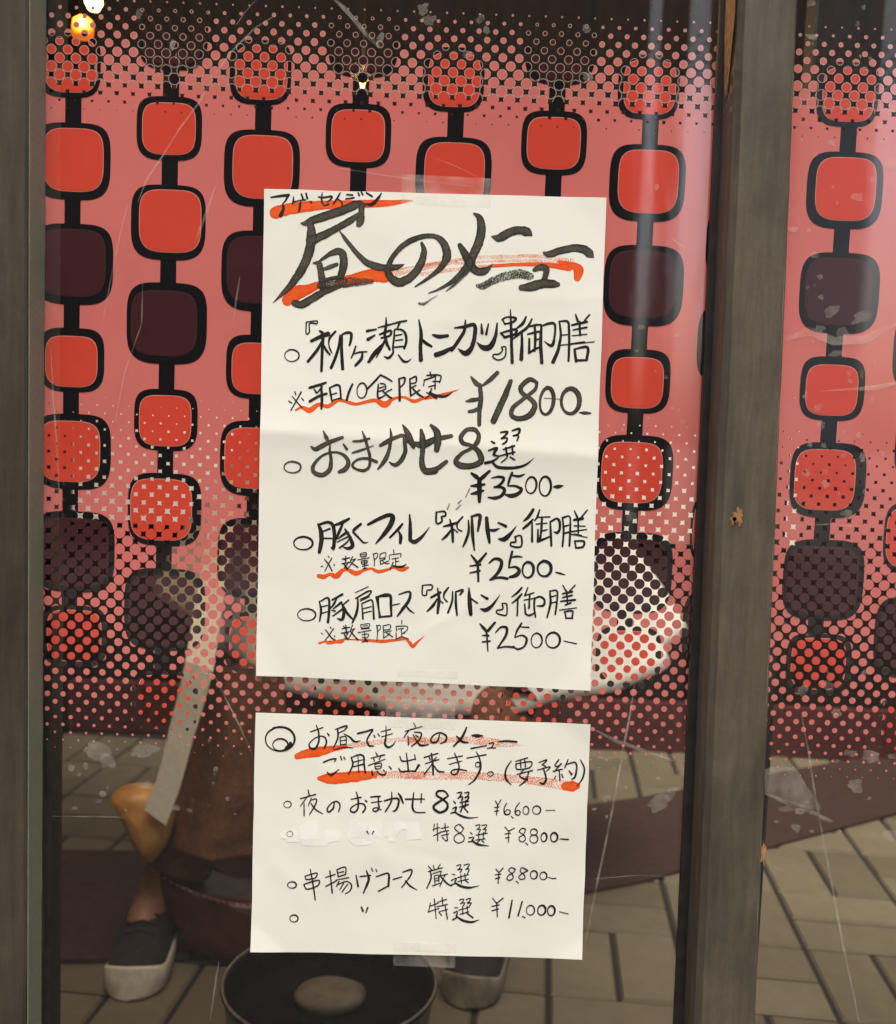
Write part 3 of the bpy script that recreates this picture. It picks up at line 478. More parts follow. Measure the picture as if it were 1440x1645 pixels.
TEXT_SMALL = [
 ('heading', 'ink', [('D3', 10, """O168,205,125,112,17;O170,255,65,55,14;225,285,30 250,265,36 262,240,26;440,140,10 500,120 547,103,10;490,83,9 511,150,15 510,230,15 480,290,19 440,285,18 425,255,12 460,210,10 520,180,10 566,190,13 580,240,15 558,287,13;588,154 602,172,15;660,120,10 760,88,15 742,125,11 690,150,8;680,120,14 680,200,15 638,292,9;735,160,8 790,190,15 830,230,18 882,219,5;700,190 706,257;700,190 752,185 756,252;705,221,8 752,215;705,256 757,251,9;650,300,8 730,280,10 812,285,7;
 858,157,16 930,140,15 992,123,15 962,170,13 940,220,13 960,265,17 1002,269,9;1003,173,12 1013,192;1038,159,10 1051,179;1110,93,8 1110,180,13 1100,250,18 1130,280,18 1170,260,13 1192,228,7;1065,141,8 1152,119,10;1070,186,8 1167,159,8;1355,63,8 1371,97,13;1278,137,8 1430,95,12;1312,130,12 1268,192,8;1305,180,10 1310,257,13"""),
   ('D4', 10, """30,130,9 85,138,11 70,190,13 8,242,10;20,150,9 45,195 80,235,17 142,229,9;40,155,8 60,167;230,150,10 215,200,13 180,215,15 160,190,13 190,150,11 240,135,13 286,165,15 275,205,13 238,222,7;446,93,12 410,170,19 343,243,12;368,164,12 410,205,19 457,214,10;488,155,9 530,158,26 577,159,7;483,259,12 607,237,8;625,220,8 662,215,10 645,253,9;610,259,8 640,254 677,255,8;698,206,8 760,200,15 847,206,14""")]),
 ('heading', 'ink', [('D3', 10, """553,411,12 620,385,13 667,380,13 650,407,7;588,500,11 622,526,17 692,474,7;704,359,11 716,387,13;734,364,10 746,387;800,370,12 815,430,15 778,517,10;800,371,8 870,345,13 910,360,15 916,430,15 925,507,14;820,411 902,390,8;820,451,10 907,430,14;860,355,8 866,502,10;1018,324,8 1031,352,13;975,376,8 1097,345,12;1000,376,9 1006,402;1062,360,9 1050,387;953,441,10 1102,385,8;1010,430,8 1016,472;1010,430,8 1067,420 1060,467 1015,470;1020,450,6 1057,445;985,488,13 991,527,14;1028,490,9 1060,520,13 1100,522,15 1112,494,7;1085,478,8 1097,492;1138,449,11 1157,472,13;
 1290,328,8 1301,410,13 1310,492,15;1233,360,10 1250,400,13 1300,400,11 1362,384,10;1365,343,8 1371,387,13;1223,465,9 1245,495,15 1310,490,13 1372,492,14;1402,438,20 1368,492,14"""),
   ('D4', 10, """108,331,10 217,299,10;145,323,8 156,352,10;205,330,8 183,357;118,381,8 225,347,10;165,300,12 176,380,15 180,467,14;170,385,8 108,467,12;185,395,8 220,440,13 267,446,9;293,341,8 412,319,10;308,386,8 407,359,8;350,298,8 376,360,11 386,420,13 360,465,13 325,460,11 330,435,11 380,425,11 447,436,9;448,336,8 602,309,10;525,288,8 546,330 560,390,15 550,440,15 510,510,13 463,547,7;O535,388,18,20,10;O637,462,22,18,8;802,358,7 760,430,13 760,500,15 802,549,7;
 840,361,8 932,334,10;840,381,9 962,365 950,411 850,426 840,381;875,350,8 880,412;910,345,8 916,407;848,466,8 972,434,10;900,430,10 870,480 932,511,15;942,450,10 920,512,13 868,557,7;1023,371,8 1087,350,10 1048,392,9;1050,387,9 1077,402,10;1013,431,8 1112,405,10 1083,442,7;1060,420,10 1081,500,15 1060,540,18 1028,530,7;1182,349,10 1150,395,10 1177,402 1200,380;1202,380 1148,442,10;1138,441,10 1212,424,8;1185,430,10 1191,512,10;1156,480,9 1148,502;1205,464,9 1216,492;1256,349,10 1230,412,10;1245,386,8 1310,370,11 1326,410,13 1310,490,15 1283,506,7;1264,439,10 1286,467,15;1354,349,7 1386,420,13 1371,500,13 1328,561,7""")]),
 ('menu_writing', 'ink', [('D5', 10, """O123,178,32,30,9;305,48,10 316,97,13;238,126,10 372,89,12;290,120,10 238,192,8;270,170,10 271,277,12;335,120,8 308,187,8;330,140 382,130,10 366,190,13 318,267,8;330,165,9 370,220,13 437,261,7;540,155,10 530,210,15 490,245,15 475,220,13 510,170,11 560,150,13 591,180,13 578,242,10;690,131,10 777,114,12;735,68,10 751,130,15 750,210,15 720,245,15 685,235,13 690,205,11 750,170,11 800,175,13 816,210,15 793,247,14;814,139 827,152,15;
 863,111,12 945,105,15;870,161,9 962,148,9;930,105,10 932,160,13 936,215,15 905,240,13 880,225,11 910,205,11 957,226,10;985,145,14 1060,125,15 1110,130,18 1106,190,18 1080,235,15 1058,235,7;1050,68,10 1046,150,15 993,242,12;1108,78,10 1130,110,20 1152,167,14;1173,131,14 1342,130,10;1246,73,10 1235,200,18 1260,245,13 1347,250,9;1316,83,10 1310,162,12"""),
   ('D6', 14, """225,102,12 190,60,15 130,62,18 120,95,18 170,130,18 215,170,18 210,220,22 150,250,20 100,220,22 95,190,20 150,150,20 225,102,12;303,76,9 342,70 330,105 313,122;318,117,9 352,110 344,142;368,76,9 407,70 395,105 373,117;378,111,9 407,110 390,152;328,161,10 402,150;345,145,10 351,202;381,140,10 375,197;323,202,10 402,180;350,205,10 333,242;358,200,10 397,247,13;273,149,10 286,167;263,216,10 297,200 285,237,13;248,256,12 292,245;288,250,12 340,280,18 410,298,13 492,292,3""")]),
 ('price_writing', 'ink', [('D6', 9, """645,148 665,187;692,138 665,187;662,185 654,272;638,206 677,200;638,241 672,235;742,169 720,220,10 730,265,13 765,265,11 776,235,9 745,225,8 725,252;785,284,8 801,300;857,164,9 825,210,11 820,260,11 850,275,10 866,245,9 840,230,9 822,252;O915,232,25,38,10;O1010,228,35,38,11;1090,230,6 1172,230,6""")]),
 ('menu_writing', 'ink', [('D5', 8, "830,415,12 842,436;890,417,12 875,441"), ('D6', 9, """100,353,8 94,412;88,401 147,384;125,348 130,502,10;93,456 152,430;163,391 227,377;195,348 199,412;148,426 227,410;163,456,8 227,440;210,420 215,502,11 193,496;170,469 186,487;360,392,11 320,355 280,387 310,420 362,462 360,502 310,522 275,490 290,450 340,425 362,390;468,366 507,360 495,390 478,402;483,401 512,400 494,432;523,366 567,360 550,390 533,402;538,401 562,400 549,432;473,451,10 572,434;495,440 496,492;536,430 535,487;468,496 552,484;502,500 478,522;523,500 542,517;423,429,10 437,442;408,476,10 452,470 435,502,13;403,511,10 452,505,11;438,505,12 490,535,20 587,548,3""")]),
 ('bullet', 'faint', [('D5', 8, "O143,440,26,24,9")]),
 ('price_writing', 'ink', [('D6', 9, """728,379,8 761,417;812,389 764,416;762,410 760,512;728,441 777,434;733,476 767,470;910,397,12 880,390 855,420 890,445 912,480 890,510 860,500 855,470 890,450 912,408;913,519,8 931,537;O985,425,30,30,11;O985,485,34,38,11;O1075,470,25,40,14;O1165,470,30,42,16;1218,485,8 1292,491,13""")]),
 ('menu_writing', 'ink', [('D7', 11, """O163,228,38,30,11;325,88,8 346,200,13 370,362,12;278,151,9 345,130 387,124 371,165 290,180 280,151;268,225,11 350,197 407,189 392,235 295,267 270,227;463,161,9 547,134;500,103,12 511,200 520,297,15;463,241,10 562,189;563,94 575,157;565,91 637,70 641,132;570,121,9 622,110;575,156 642,134;553,186,9 667,164;582,199 558,242;570,226 650,197 692,230,13 680,280 638,307,9;622,214 588,272,9;657,224 608,292,9;733,144,10 751,242,18;768,155 862,144;825,103,10 846,180,22 798,302,12;869,79,9 881,107;909,89,9 917,112;
 913,156,11 1010,125,15 1026,140,18 1020,242,18;933,286,14 1022,238,12;1063,181,12 1142,157,10;1148,116,10 1226,95,15 1216,150,13 1138,252,10;1173,194,12 1215,240,15 1277,276,5"""),
   ('D8', 9, """48,64 76,97;90,58 101,92;152,48 129,87;48,111,11 172,79;65,110,10 71,170,14 33,262,10;85,131,8 152,110;100,150,8 105,222;100,151,8 136,145 141,202;105,175,7 136,170;105,196,7 136,190;83,241 152,214;162,109 144,162;150,151,8 217,134;196,140 149,242;158,159,10 215,220,15 252,242;298,61 337,50 325,81 308,97;313,96 347,90 329,122;363,56 412,45 395,81 378,92;383,91 412,90 394,132;308,166 402,139;335,140 341,217;371,130 376,192;308,201 402,180;373,188 402,212,11;258,135,8 282,140;253,191,11 297,170 285,202,14;243,236,13 292,215;283,210,12 330,240,20 410,256,18 502,237,3""")]),
 ('price_writing', 'ink', [('D8', 10, """648,89,9 676,122;712,79 674,121;675,115 667,217;643,141,9 692,134;643,176 682,165;815,87,12 785,75 760,100 790,130 802,165 770,190 745,175 760,145 802,120 820,90;828,199,9 847,212;925,97,13 880,75 865,110 895,135 907,170 870,180 850,160 880,130 932,103;O985,140,30,38,13;O1070,150,30,35,12;1113,160,6 1150,174 1182,170""")]),
 ('menu_writing', 'ink', [('D7', 10, "O180,528,35,33,12;780,428,14 793,462,18;837,433,14 819,477"), ('D8', 9, """65,393 48,472;58,421 132,394;100,358,10 116,527;43,471,10 142,440;128,386 207,359;170,343 176,417;123,426 217,404;138,471,8 217,449;195,408,10 216,532,12;145,479 166,502;323,366 362,355 350,385 333,397;338,396 372,390 354,422;383,361 422,350 410,380 393,392;398,396 432,390 409,422;318,456 412,429;351,425 354,492;391,420 396,472;328,491 407,470;388,480,11 442,522,14;283,435,8 307,435;273,481,12 307,465 295,512,15;263,541,12 312,515;298,510,12 350,545,20 430,561,18 502,539,3""")]),
 ('price_writing', 'ink', [('D8', 10, """618,349,8 651,392;712,348,10 653,397,12;655,390 661,512;613,421 677,409;613,461 672,444;792,368,13 764,522,16;882,378,13 844,507,14;883,509,9 907,522;O955,455,35,45,11;O1055,455,34,45,16;O1140,460,31,45,16;1213,469,7 1292,489,8""")]),
]
ORANGE_SMALL = [
 ('orange_brushwork', 'orange', [('D3', 60, "320,360,52 400,335,72 500,320,82 640,292,50 760,275,24;515,555,36 600,556,90 750,548,92 900,532,84 1010,522,50"), ('D4', 50, "1230,562,60 1290,562,80 1325,560,56")]),
 ('orange_dry_brushwork', 'orange_dry', [('D3', 60, "640,292,46 800,268,38 1000,240,42 1200,215,34 1440,212,50;900,532,70 1100,522,64 1440,525,60"), ('D4', 50, "0,200,50 150,200,46 400,190,42 600,204,62 760,225,46 900,236,3;-60,470,60 200,478,60 500,478,56 750,497,60 1000,520,62 1250,558,80")]),
]
PATCHES = ["60,430 120,405 190,395 215,430 215,510 115,515 110,485 65,480",
 "225,370 295,330 390,320 395,470 420,485 455,485 450,420 470,405 590,400 600,440 590,500 490,515 460,550 260,545 240,480",
 "670,315 735,305 745,335 820,355 830,420 845,390 845,340 965,335 970,480 830,535 740,548 700,525 660,490 655,420 675,405",
 "980,355 1085,335 1085,315 1140,315 1145,335 1295,330 1300,415 1315,430 1310,490 1180,495 1175,400 1140,400 1090,460 1080,510 1025,510 1020,465 980,470"]
INK = {'ink': M_ink, 'brush': M_brush, 'dry': M_dry, 'faint': M_faint, 'orange': M_orange, 'orange_dry': M_orange_dry}
def parse(txt):
    out = []
    for s in txt.replace('\n', ' ').split(';'):
        s = s.strip()
        if not s:
            continue
        if s[0] == 'O':
            cx, cy, rx, ry, wd = [float(q) for q in s[1:].split(',')]
            a0 = random.uniform(-2.2, -1.2)
            tw = random.uniform(0.1, 0.25)
            pts = []
            for i in range(13):
                a = a0 - 2 * math.pi * 1.02 * i / 12
                k = 1 + 0.05 * math.sin(2 * a + 1) + (0.03 if i == 12 else 0)
                pts.append((cx + rx * k * math.cos(a) - tw * ry * math.sin(a) * 0.5, cy + ry * k * math.sin(a), wd * (0.85 + 0.25 * math.sin(a * 1.0 + 2.2))))
            out.append(pts)
        else:
            out.append([tuple(float(c) for c in q.split(',')) for q in s.split()])
    return out
def ribbon(mb, uvs, crop, wdef, pts, yfun, lift, Y):
    """one pen stroke as a smooth strip with varying width and rounded ends"""
    x0, y0, sc = CROP[crop]
    ws = [(p[2] if len(p) > 2 else wdef) * 1.08 for p in pts]
    pp = [Vector((x0 + p[0] / sc, y0 + p[1] / sc, w_ / sc)) for p, w_ in zip(pts, ws)]
    n = len(pp)
    path = []
    for i in range(n - 1):
        a, b = pp[i], pp[i + 1]
        pa = pp[i - 1] if i else a - (b - a) * 0.6
        pb = pp[i + 2] if i + 2 < n else b + (b - a) * 0.6
        L = (b - a).to_2d().length
        # tangents limited so that sharp turns stay tight
        m0 = (b - pa) * 0.5
        m1 = (pb - a) * 0.5
        for m_ in (m0, m1):
            l2 = m_.to_2d().length
            if l2 > L:
                m_ *= L / l2
        k = max(2, min(14, int(L / 2.2)))
        for j in range(k):
            t = j / k
            h00, h10, h01, h11 = 2 * t**3 - 3 * t**2 + 1, t**3 - 2 * t**2 + t, -2 * t**3 + 3 * t**2, t**3 - t**2
            path.append(a * h00 + m0 * h10 + b * h01 + m1 * h11)
    path.append(pp[-1])
    # rounded ends
    def cap(p, q):
        d = (p - q).to_2d()
        d = d.normalized() if d.length > 1e-6 else Vector((1, 0))
        h = max(p.z, 0.3) * 0.5
        return [Vector((p.x + d.x * h * e, p.y + d.y * h * e, p.z * r)) for e, r in ((0.95, 0.15), (0.75, 0.62), (0.4, 0.9))]
    s0, s1 = cap(path[0], path[1]), cap(path[-1], path[-2])
    path = s0 + path + s1[::-1]
    seed = random.uniform(0, 50)
    v, u = [], []
    run = random.uniform(0, 3)
    for i, p in enumerate(path):
        t = (path[min(i + 1, len(path) - 1)] - path[max(i - 1, 0)]).to_2d()
        t = t.normalized() if t.length > 1e-6 else Vector((1, 0))
        nn = Vector((-t.y, t.x))
        if i:
            run += (p - path[i - 1]).to_2d().length * 0.02
        wob = 1 + 0.10 * noise.noise((seed, run * 6, 0)) + 0.10 * noise.noise((seed, run * 22, 3))
        wob2 = 1 + 0.10 * noise.noise((seed + 9, run * 6, 0)) + 0.10 * noise.noise((seed + 9, run * 22, 3))
        for sgn, wb in ((1, wob), (-1, wob2)):
            q = p.to_2d() + nn * (sgn * max(p.z, 0.35) * 0.5 * wb)
            X, Z = P(q.x, q.y, Y)
            v.append((X, yfun(X, Z) - lift, Z))
            u.append((run + seed, 0.0 if sgn > 0 else 1.0))
    f = [(2 * i, 2 * i + 1, 2 * i + 3, 2 * i + 2) for i in range(len(path) - 1)]
    mb.add(v, f)
    uvs += u
# ------------------------------------------------------------------ the setting: pavement, street, room behind the glass
def pavers(name, x0, x1, y0, y1, yaw=math.radians(-5.5), b=0.131, lift=0.0):
    """basket-weave brick paving, every brick with a chamfer, on a bed of joint sand"""
    mb = MB()
    tones = []
    ca, sa = math.cos(yaw), math.sin(yaw)
    cx, cy = 0.79, 1.39
    mod = 2 * b
    R_ = 70
    def brick(u0, v0, u1, v1):
        g, ch = 0.0050, 0.004
        um, vm = (u0 + u1) / 2, (v0 + v1) / 2
        X, Y = cx + um * ca - vm * sa, cy + um * sa + vm * ca
        if not (x0 < X < x1 and y0 < Y < y1):
            return
        dz = random.uniform(-0.0012, 0.0012)
        v = []
        for k, z in ((g, -0.006), (g + ch, dz)):
            for (uu, vv) in ((u0 + k, v0 + k), (u1 - k, v0 + k), (u1 - k, v1 - k), (u0 + k, v1 - k)):
                v.append((cx + uu * ca - vv * sa, cy + uu * sa + vv * ca, z + lift))
        mb.add(v, [(4, 5, 6, 7), (0, 1, 5, 4), (1, 2, 6, 5), (2, 3, 7, 6), (3, 0, 4, 7)])
        tones.extend([random.random()] * 5)
    for i in range(-R_, R_):
        for j in range(-R_, R_):
            u, v = i * mod, j * mod
            if (i + j) % 2:
                brick(u, v, u + mod, v + b); brick(u, v + b, u + mod, v + mod)
            else:
                brick(u, v, u + b, v + mod); brick(u + b, v, u + mod, v + mod)
    o = mb.build(name, M_paver)
    at = o.data.attributes.new('tone', 'FLOAT', 'FACE')
    at.data.foreach_set('value', tones)
    return tag(o, kind='structure')
pavers('paved_floor', -1.3, 2.7, 0.10, 2.42)
def sheet(name, x0, y0, x1, y1, z, m):
    return tag(mesh_obj(name, [(x0, y0, z), (x1, y0, z), (x1, y1, z), (x0, y1, z)], [(0, 1, 2, 3)], m), kind='structure')
sheet('ground', -120, -120, 120, 120, -0.03, M_asphalt)
sheet('joint_sand_bed', -1.3, 0.06, 2.75, 2.5, -0.0065, M_joint)
# the room behind the window
JX0 = P(30, 800, -0.036)[0]
def wall(name, boxes, m, label, bev=0.0):
    mb = MB()
    for b in boxes:
        mb.box(*b)
    o = mb.build(name, m)
    if bev:
        bevel(o, bev)
    return tag(o, label, 'wall')
wall('back_wall', [(-1.36, 2.45, -0.02, 2.72, 2.6, 3.0)], M_panel, 'dark panelled back wall of the room behind the window glass')
wall('plaster_board', [(-1.22, 2.42, 0.688, 1.14, 2.448, 1.72)], M_plaster, 'pale plaster board on the dark back wall, showing between the film dots', 0.004)
wall('plinth', [(-1.22, 2.40, 0.0, 2.7, 2.449, 0.16)], M_plinth, 'low dark red plinth along the foot of the back wall')
wall('side_wall', [(-1.36, 0.12, -0.02, -1.222, 2.449, 3.0)], M_panel, 'dark side wall closing the left end of the room')
wall('side_wall', [(2.722, 0.12, -0.02, 2.86, 2.6, 3.0)], M_panel, 'dark side wall closing the right end of the room')
wall('front_wall', [(-4.0, 0.0, -0.02, -0.60, 0.12, 1.68), (1.12, 0.0, -0.02, 4.0, 0.12, 1.68), (-0.598, 0.0, 1.62, 1.118, 0.12, 1.68), (-0.598, 0.0, -0.02, 1.118, 0.12, 0.16)], M_outer,
     'brown rendered shop wall around the two window panes')
wall('blocker', [(-1.221, 0.125, 1.96, 0.34, 1.25, 2.02)], M_panel, 'added unseen eave over the left half of the room, carrying the pendant lamps')  # added out of view to shade the left floor and background
# thin dark maroon band across the tiles
rb = [(-1.2, 0.90), (-.72, .953), (-.345, 1.0), (.48, 1.40), (1.286, 1.904), (2.1, 2.38)]
rt = [(-1.21, 1.42), (-.915, 1.447), (-.436, 1.473), (.58, 1.95), (1.35, 2.38), (1.4, 2.39)]
mb = MB()
for i in range(5):
    a, b, c, d = rb[i], rb[i + 1], rt[i + 1], rt[i]
    q = [(a[0], a[1], 0.002), (b[0], b[1], 0.002), (c[0], c[1], 0.002), (d[0], d[1], 0.002)]
    t = [(p[0], p[1], 0.009) for p in q]
    mb.add(q + t, [(4, 5, 6, 7), (0, 1, 5, 4), (2, 3, 7, 6)])
tag(mb.build('floor_band', M_floor_band), 'dark maroon band bending across the paved floor', 'carpet')
# across the street: three dark fronts with gaps of open sky between them
def front(x0, x1, h, label):
    mb = MB()
    mb.box(x0, -9.9, -0.03, x1, -9.2, h)
    o = tag(mb.build('opposite_building', M_facade), label, 'building')
    n = max(1, int((x1 - x0) / 2.6))
    for k in range(n):
        a = x0 + (x1 - x0) * k / n + 0.15
        b_ = x0 + (x1 - x0) * (k + 1) / n - 0.15
        if b_ - a < 0.5:
            continue
        mb = MB()
        mb.box(a, -9.199, 0.4, b_, -9.14, 2.6)
        mb.build('shop_front', M_metal, o)
        mb = MB()
        mb.box(a + 0.08, -9.139, 0.48, b_ - 0.08, -9.12, 2.52)
        mb.build('shop_glass', M_glaze, o)
    return o
front(-14, 1.74, 6.5, 'long dark building across the street, mirrored in the left window pane')
front(1.98, 2.12, 5.5, 'narrow dark pier across the street, mirrored between two bright gaps')
front(2.62, 3.22, 5.5, 'dark building across the street, mirrored in the right window pane')
fb = MB()
fb.box(8.2, -27, -0.03, 10.15, -25, 12)
tag(fb.build('distant_building', M_grey), 'grey building far beyond the gap across the street', 'building')
front(5.4, 14, 6.0, 'dark building far right across the street')
# ------------------------------------------------------------------ the two wooden uprights
def upright(name, fl, fr, yf, yb, z0, z1, label, m=None):
    """front face corners given as (x at z0, x at z1)"""
    mb = MB()
    v = []
    nz = 60
    for k in range(nz + 1):
        t = k / nz
        z = z0 + (z1 - z0) * t
        l = fl[0] + (fl[1] - fl[0]) * t
        r = fr[0] + (fr[1] - fr[0]) * t
        w1 = 0.0007 * noise.noise((0.3, z * 9, fl[0] * 7)) + 0.0004 * noise.noise((0.3, z * 45, fl[0] * 7))
        w2 = 0.0007 * noise.noise((4.3, z * 9, fl[0] * 7)) + 0.0005 * noise.noise((4.3, z * 50, fl[0] * 7))
        e = 0.0025
        v += [(l + w1, yb, z), (l + w1, yf + 0.016, z), (l + w1 + 0.0016, yf + 0.006, z), (l + w1 + 0.0065, yf, z), (r + w2 - e * 0.8, yf, z), (r + w2, yf + e, z), (r + w2, yb, z)]
    f = []
    for k in range(nz):
        for i in range(7):
            f.append((k * 7 + i, k * 7 + (i + 1) % 7, k * 7 + 7 + (i + 1) % 7, k * 7 + 7 + i))
    f += [(6, 5, 4, 3, 2, 1, 0), tuple(nz * 7 + i for i in range(7))]
    o = mesh_obj(name, v, f, m or M_wood)
    return tag(o, label, 'post')
YF = -0.043
def xfit(pxa, pxb, Y):
    """x at z=0.15 and z=2.05 of a line seen from (pxa, 0) to (pxb, 1645)"""
    xa, za = P(pxa, 0, Y)
    xb, zb = P(pxb, 1645, Y)
    k = (xa - xb) / (za - zb)
    return xb + k * (0.16 - zb), xb + k * (1.62 - zb)
post = upright('wooden_post', xfit(1186, 1116, YF), xfit(1283, 1214, YF), YF, 0.006, 0.16, 1.62, 'grey stained wooden post between the two window panes, chipped to bare wood')
jr = xfit(44, 41, -0.036)
jamb = upright('wooden_post', (-0.53, -0.53), jr, -0.036, 0.006, 0.16, 1.62, 'dark charcoal wooden jamb along the left edge of the patterned window', M_wood_dark)
def patch(cx, cy, rx, ry, Y, parent, m, name, seed, lift=0.0004):
    n = 22
    v = []
    for i in range(n):
        a = 2 * math.pi * i / n
        k = 0.75 + 0.7 * noise.noise((seed, 2.1 * math.cos(a), 2.1 * math.sin(a)))
        X, Z = P(cx + rx * k * math.cos(a), cy + ry * k * math.sin(a), Y)
        v.append((X, Y - lift, Z))
    return mesh_obj(name, v, [tuple(range(n))], m, parent)
patch(1186, 828, 9, 20, YF, post, M_bare, 'bare_wood_chip', 1.2)
patch(1178, 836, 6, 9, YF, post, M_bare, 'bare_wood_chip', 3.2)
patch(1226, 1370, 5, 24, YF, post, M_bare, 'bare_wood_chip', 6.2)
# bare orange strip on the post's left cheek, at the top
xl = xfit(1186, 1116, YF)
mb = MB()
za, zb = P(1170, 150, -0.03)[1], 1.60
n = 24
v = []
for k in range(n + 1):
    z = za + (zb - za) * k / n
    x = xl[0] + (xl[1] - xl[0]) * (z - 0.16) / 1.46 - 0.0012
    kk = min(1.0, k / 5)
    v += [(x, -0.040 + 0.014 * (1 - kk) + 0.001 * noise.noise((k * 0.9, 2, 3)), z), (x, -0.008 - 0.010 * (1 - kk) + 0.002 * noise.noise((k * 0.9, 7, 3)), z)]
mb.add(v, [(2 * k, 2 * k + 1, 2 * k + 3, 2 * k + 2) for k in range(n)])
mb.build('bare_wood_chip', M_bare, post)
# pale worn paint along the post's right edge
xr = xfit(1283, 1214, YF)
mb = MB()
for z0, z1 in ((1.30, 1.33), (1.10, 1.19), (0.97, 1.08), (0.90, 0.955), (0.80, 0.86), (0.66, 0.70), (0.60, 0.64)):
    n = 14
    v = []
    for k in range(n + 1):
        z = z0 + (z1 - z0) * k / n
        x = xr[0] + (xr[1] - xr[0]) * (z - 0.16) / 1.46
        wd = 0.0007 * (0.4 + abs(noise.noise((z * 120, 3, 1)))) * math.sin(math.pi * (k + 0.3) / (n + 0.6))
        v += [(x - 0.0021 - wd, YF - 0.0004, z), (x - 0.0021 + wd * 0.3, YF - 0.0004, z)]
    mb.add(v, [(2 * k, 2 * k + 1, 2 * k + 3, 2 * k + 2) for k in range(n)])
mb.build('worn_edge', M_bead, post)
# ------------------------------------------------------------------ window panes with printed film
COLX = [-.331, -.2495, -.169, -.088, -.005, .079, .161, .245, .330, .415, .500, .583, .666, .75]
T1 = [((993, 88, 1092, 192), (1003, 98, 1085, 183), 2), ((979, 232, 1101, 356), (994, 242, 1089, 342), 2), ((970, 394, 1098, 524), (980, 404, 1085, 510), 3), ((973, 561, 1077, 664), (983, 575, 1065, 655), 2),
      ((959, 699, 1081, 820), (967, 711, 1063, 807), 2), ((950, 855, 1080, 985), (957, 867, 1070, 975), 3), ((957, 1006, 1062, 1105), (966, 1014, 1052, 1095), 2)]
T2 = [((222, -20, 335, 113), (232, -10, 325, 103), 3), ((220, 155, 325, 258), (230, 166, 314, 248), 2), ((211, 297, 331, 418), (225, 306, 323, 405), 2), ((204, 454, 333, 585), (212, 468, 316, 571), 3),
      ((216, 625, 318, 724), (225, 636, 307, 716), 2), ((206, 760, 324, 877), (211, 770, 308, 867), 2), ((200, 913, 330, 1045), (208, 925, 320, 1035), 3), ((212, 1075, 318, 1180), (222, 1085, 308, 1170), 2)]
def wbox(b):
    xm, ym = (b[0] + b[2]) / 2, (b[1] + b[3]) / 2
    return P(b[0], ym)[0], P(xm, b[3])[1], P(b[2], ym)[0], P(xm, b[1])[1]
def rrect(x0, z0, x1, z1, fr, n=80):
    """rounded square with swelling sides"""
    cx, cz, a, c = (x0 + x1) / 2, (z0 + z1) / 2, (x1 - x0) / 2, (z1 - z0) / 2
    out = []
    for i in range(n):
        t = 2 * math.pi * (i + 0.5) / n
        ct, st_ = math.cos(t), math.sin(t)
        e = 2.0 / (4.0 if st_ > 0 else 3.5)          # upper corners are tighter than the lower ones
        out.append((cx + a * math.copysign(abs(ct) ** e, ct), cz + c * math.copysign(abs(st_) ** e, st_)))
    return out
def make_film(parent, x0, x1):
    mb = MB()
    zt, zb = P(600, -60)[1], P(600, 1250)[1]
    def poly(pts, y, m):
        # clip to the pane's width
        pts = [(min(max(x, x0), x1), z) for x, z in pts]
        if max(p[0] for p in pts) - min(p[0] for p in pts) < 1e-4:
            return
        mb.add([(x, y, z) for x, z in pts], [tuple(range(len(pts)))], m)
    poly([(x0, zb), (x1, zb), (x1, zt), (x0, zt)], -0.0006, 0)
    for k, cx in enumerate(COLX):
        T, ref = (T1, .161) if k % 2 == 0 else (T2, -.2495)
        boxes = []
        for o, i, m in T:
            a, b = wbox(o), wbox(i)
            boxes.append(([a[0] - ref + cx, a[1], a[2] - ref + cx, a[3]], [b[0] - ref + cx, b[1], b[2] - ref + cx, b[3]], m))
        if boxes[0][0][2] < x0 - 0.01 or boxes[0][0][0] > x1 + 0.01:
            pass
        for j, (a, b, m) in enumerate(boxes):
            # link bar down to the next frame
            if j + 1 < len(boxes):
                nx = boxes[j + 1][0]
                lw = 0.0069
                lx = cx + (0.0005 if k % 2 else -0.001)
                poly([(lx - lw, nx[3] - 0.004), (lx + lw, nx[3] - 0.004), (lx + lw, a[1] + 0.004), (lx - lw, a[1] + 0.004)], -0.00075, 1)
            poly(rrect(*a, 0.33), -0.0009, 1)
            e = 0.0006
            poly(rrect(b[0] - e, b[1] - e, b[2] + e, b[3] + e, 0.285), -0.00105, 4 if m == 2 else 5)
            poly(rrect(*b, 0.28), -0.0012, m)
    return mb.build('window_film', FM, parent)
def window(x0, x1, label):
    w_ = empty('shop_window', ((x0 + x1) / 2, 0, 0.16), label, 'window')
    mb = MB()
    mb.box(x0, 0.0, 0.18, x1, 0.004, 1.60)
    mb.build('glass_pane', M_glass, w_)
    mb = MB()
    mb.box(x0, -0.01, 0.162, x1, 0.014, 0.18)
    mb.box(x0, -0.01, 1.60, x1, 0.014, 1.618)
    mb.build('frame_rail', M_wood, w_)
    return w_
GX = P(1140, 822, -0.002)[0]
gl0, gl1 = xfit(1157, 1082, -0.004), xfit(1167, 1094, -0.004)
WL = window(-0.372, 0.236, 'window pane with pink and red chain patterned film carrying the handwritten menus')
make_film(WL, -0.358, 0.222)
WR = window(0.262, 1.10, 'window pane to the right of the wooden post, splashed with water marks')
make_film(WR, 0.263, 1.09)
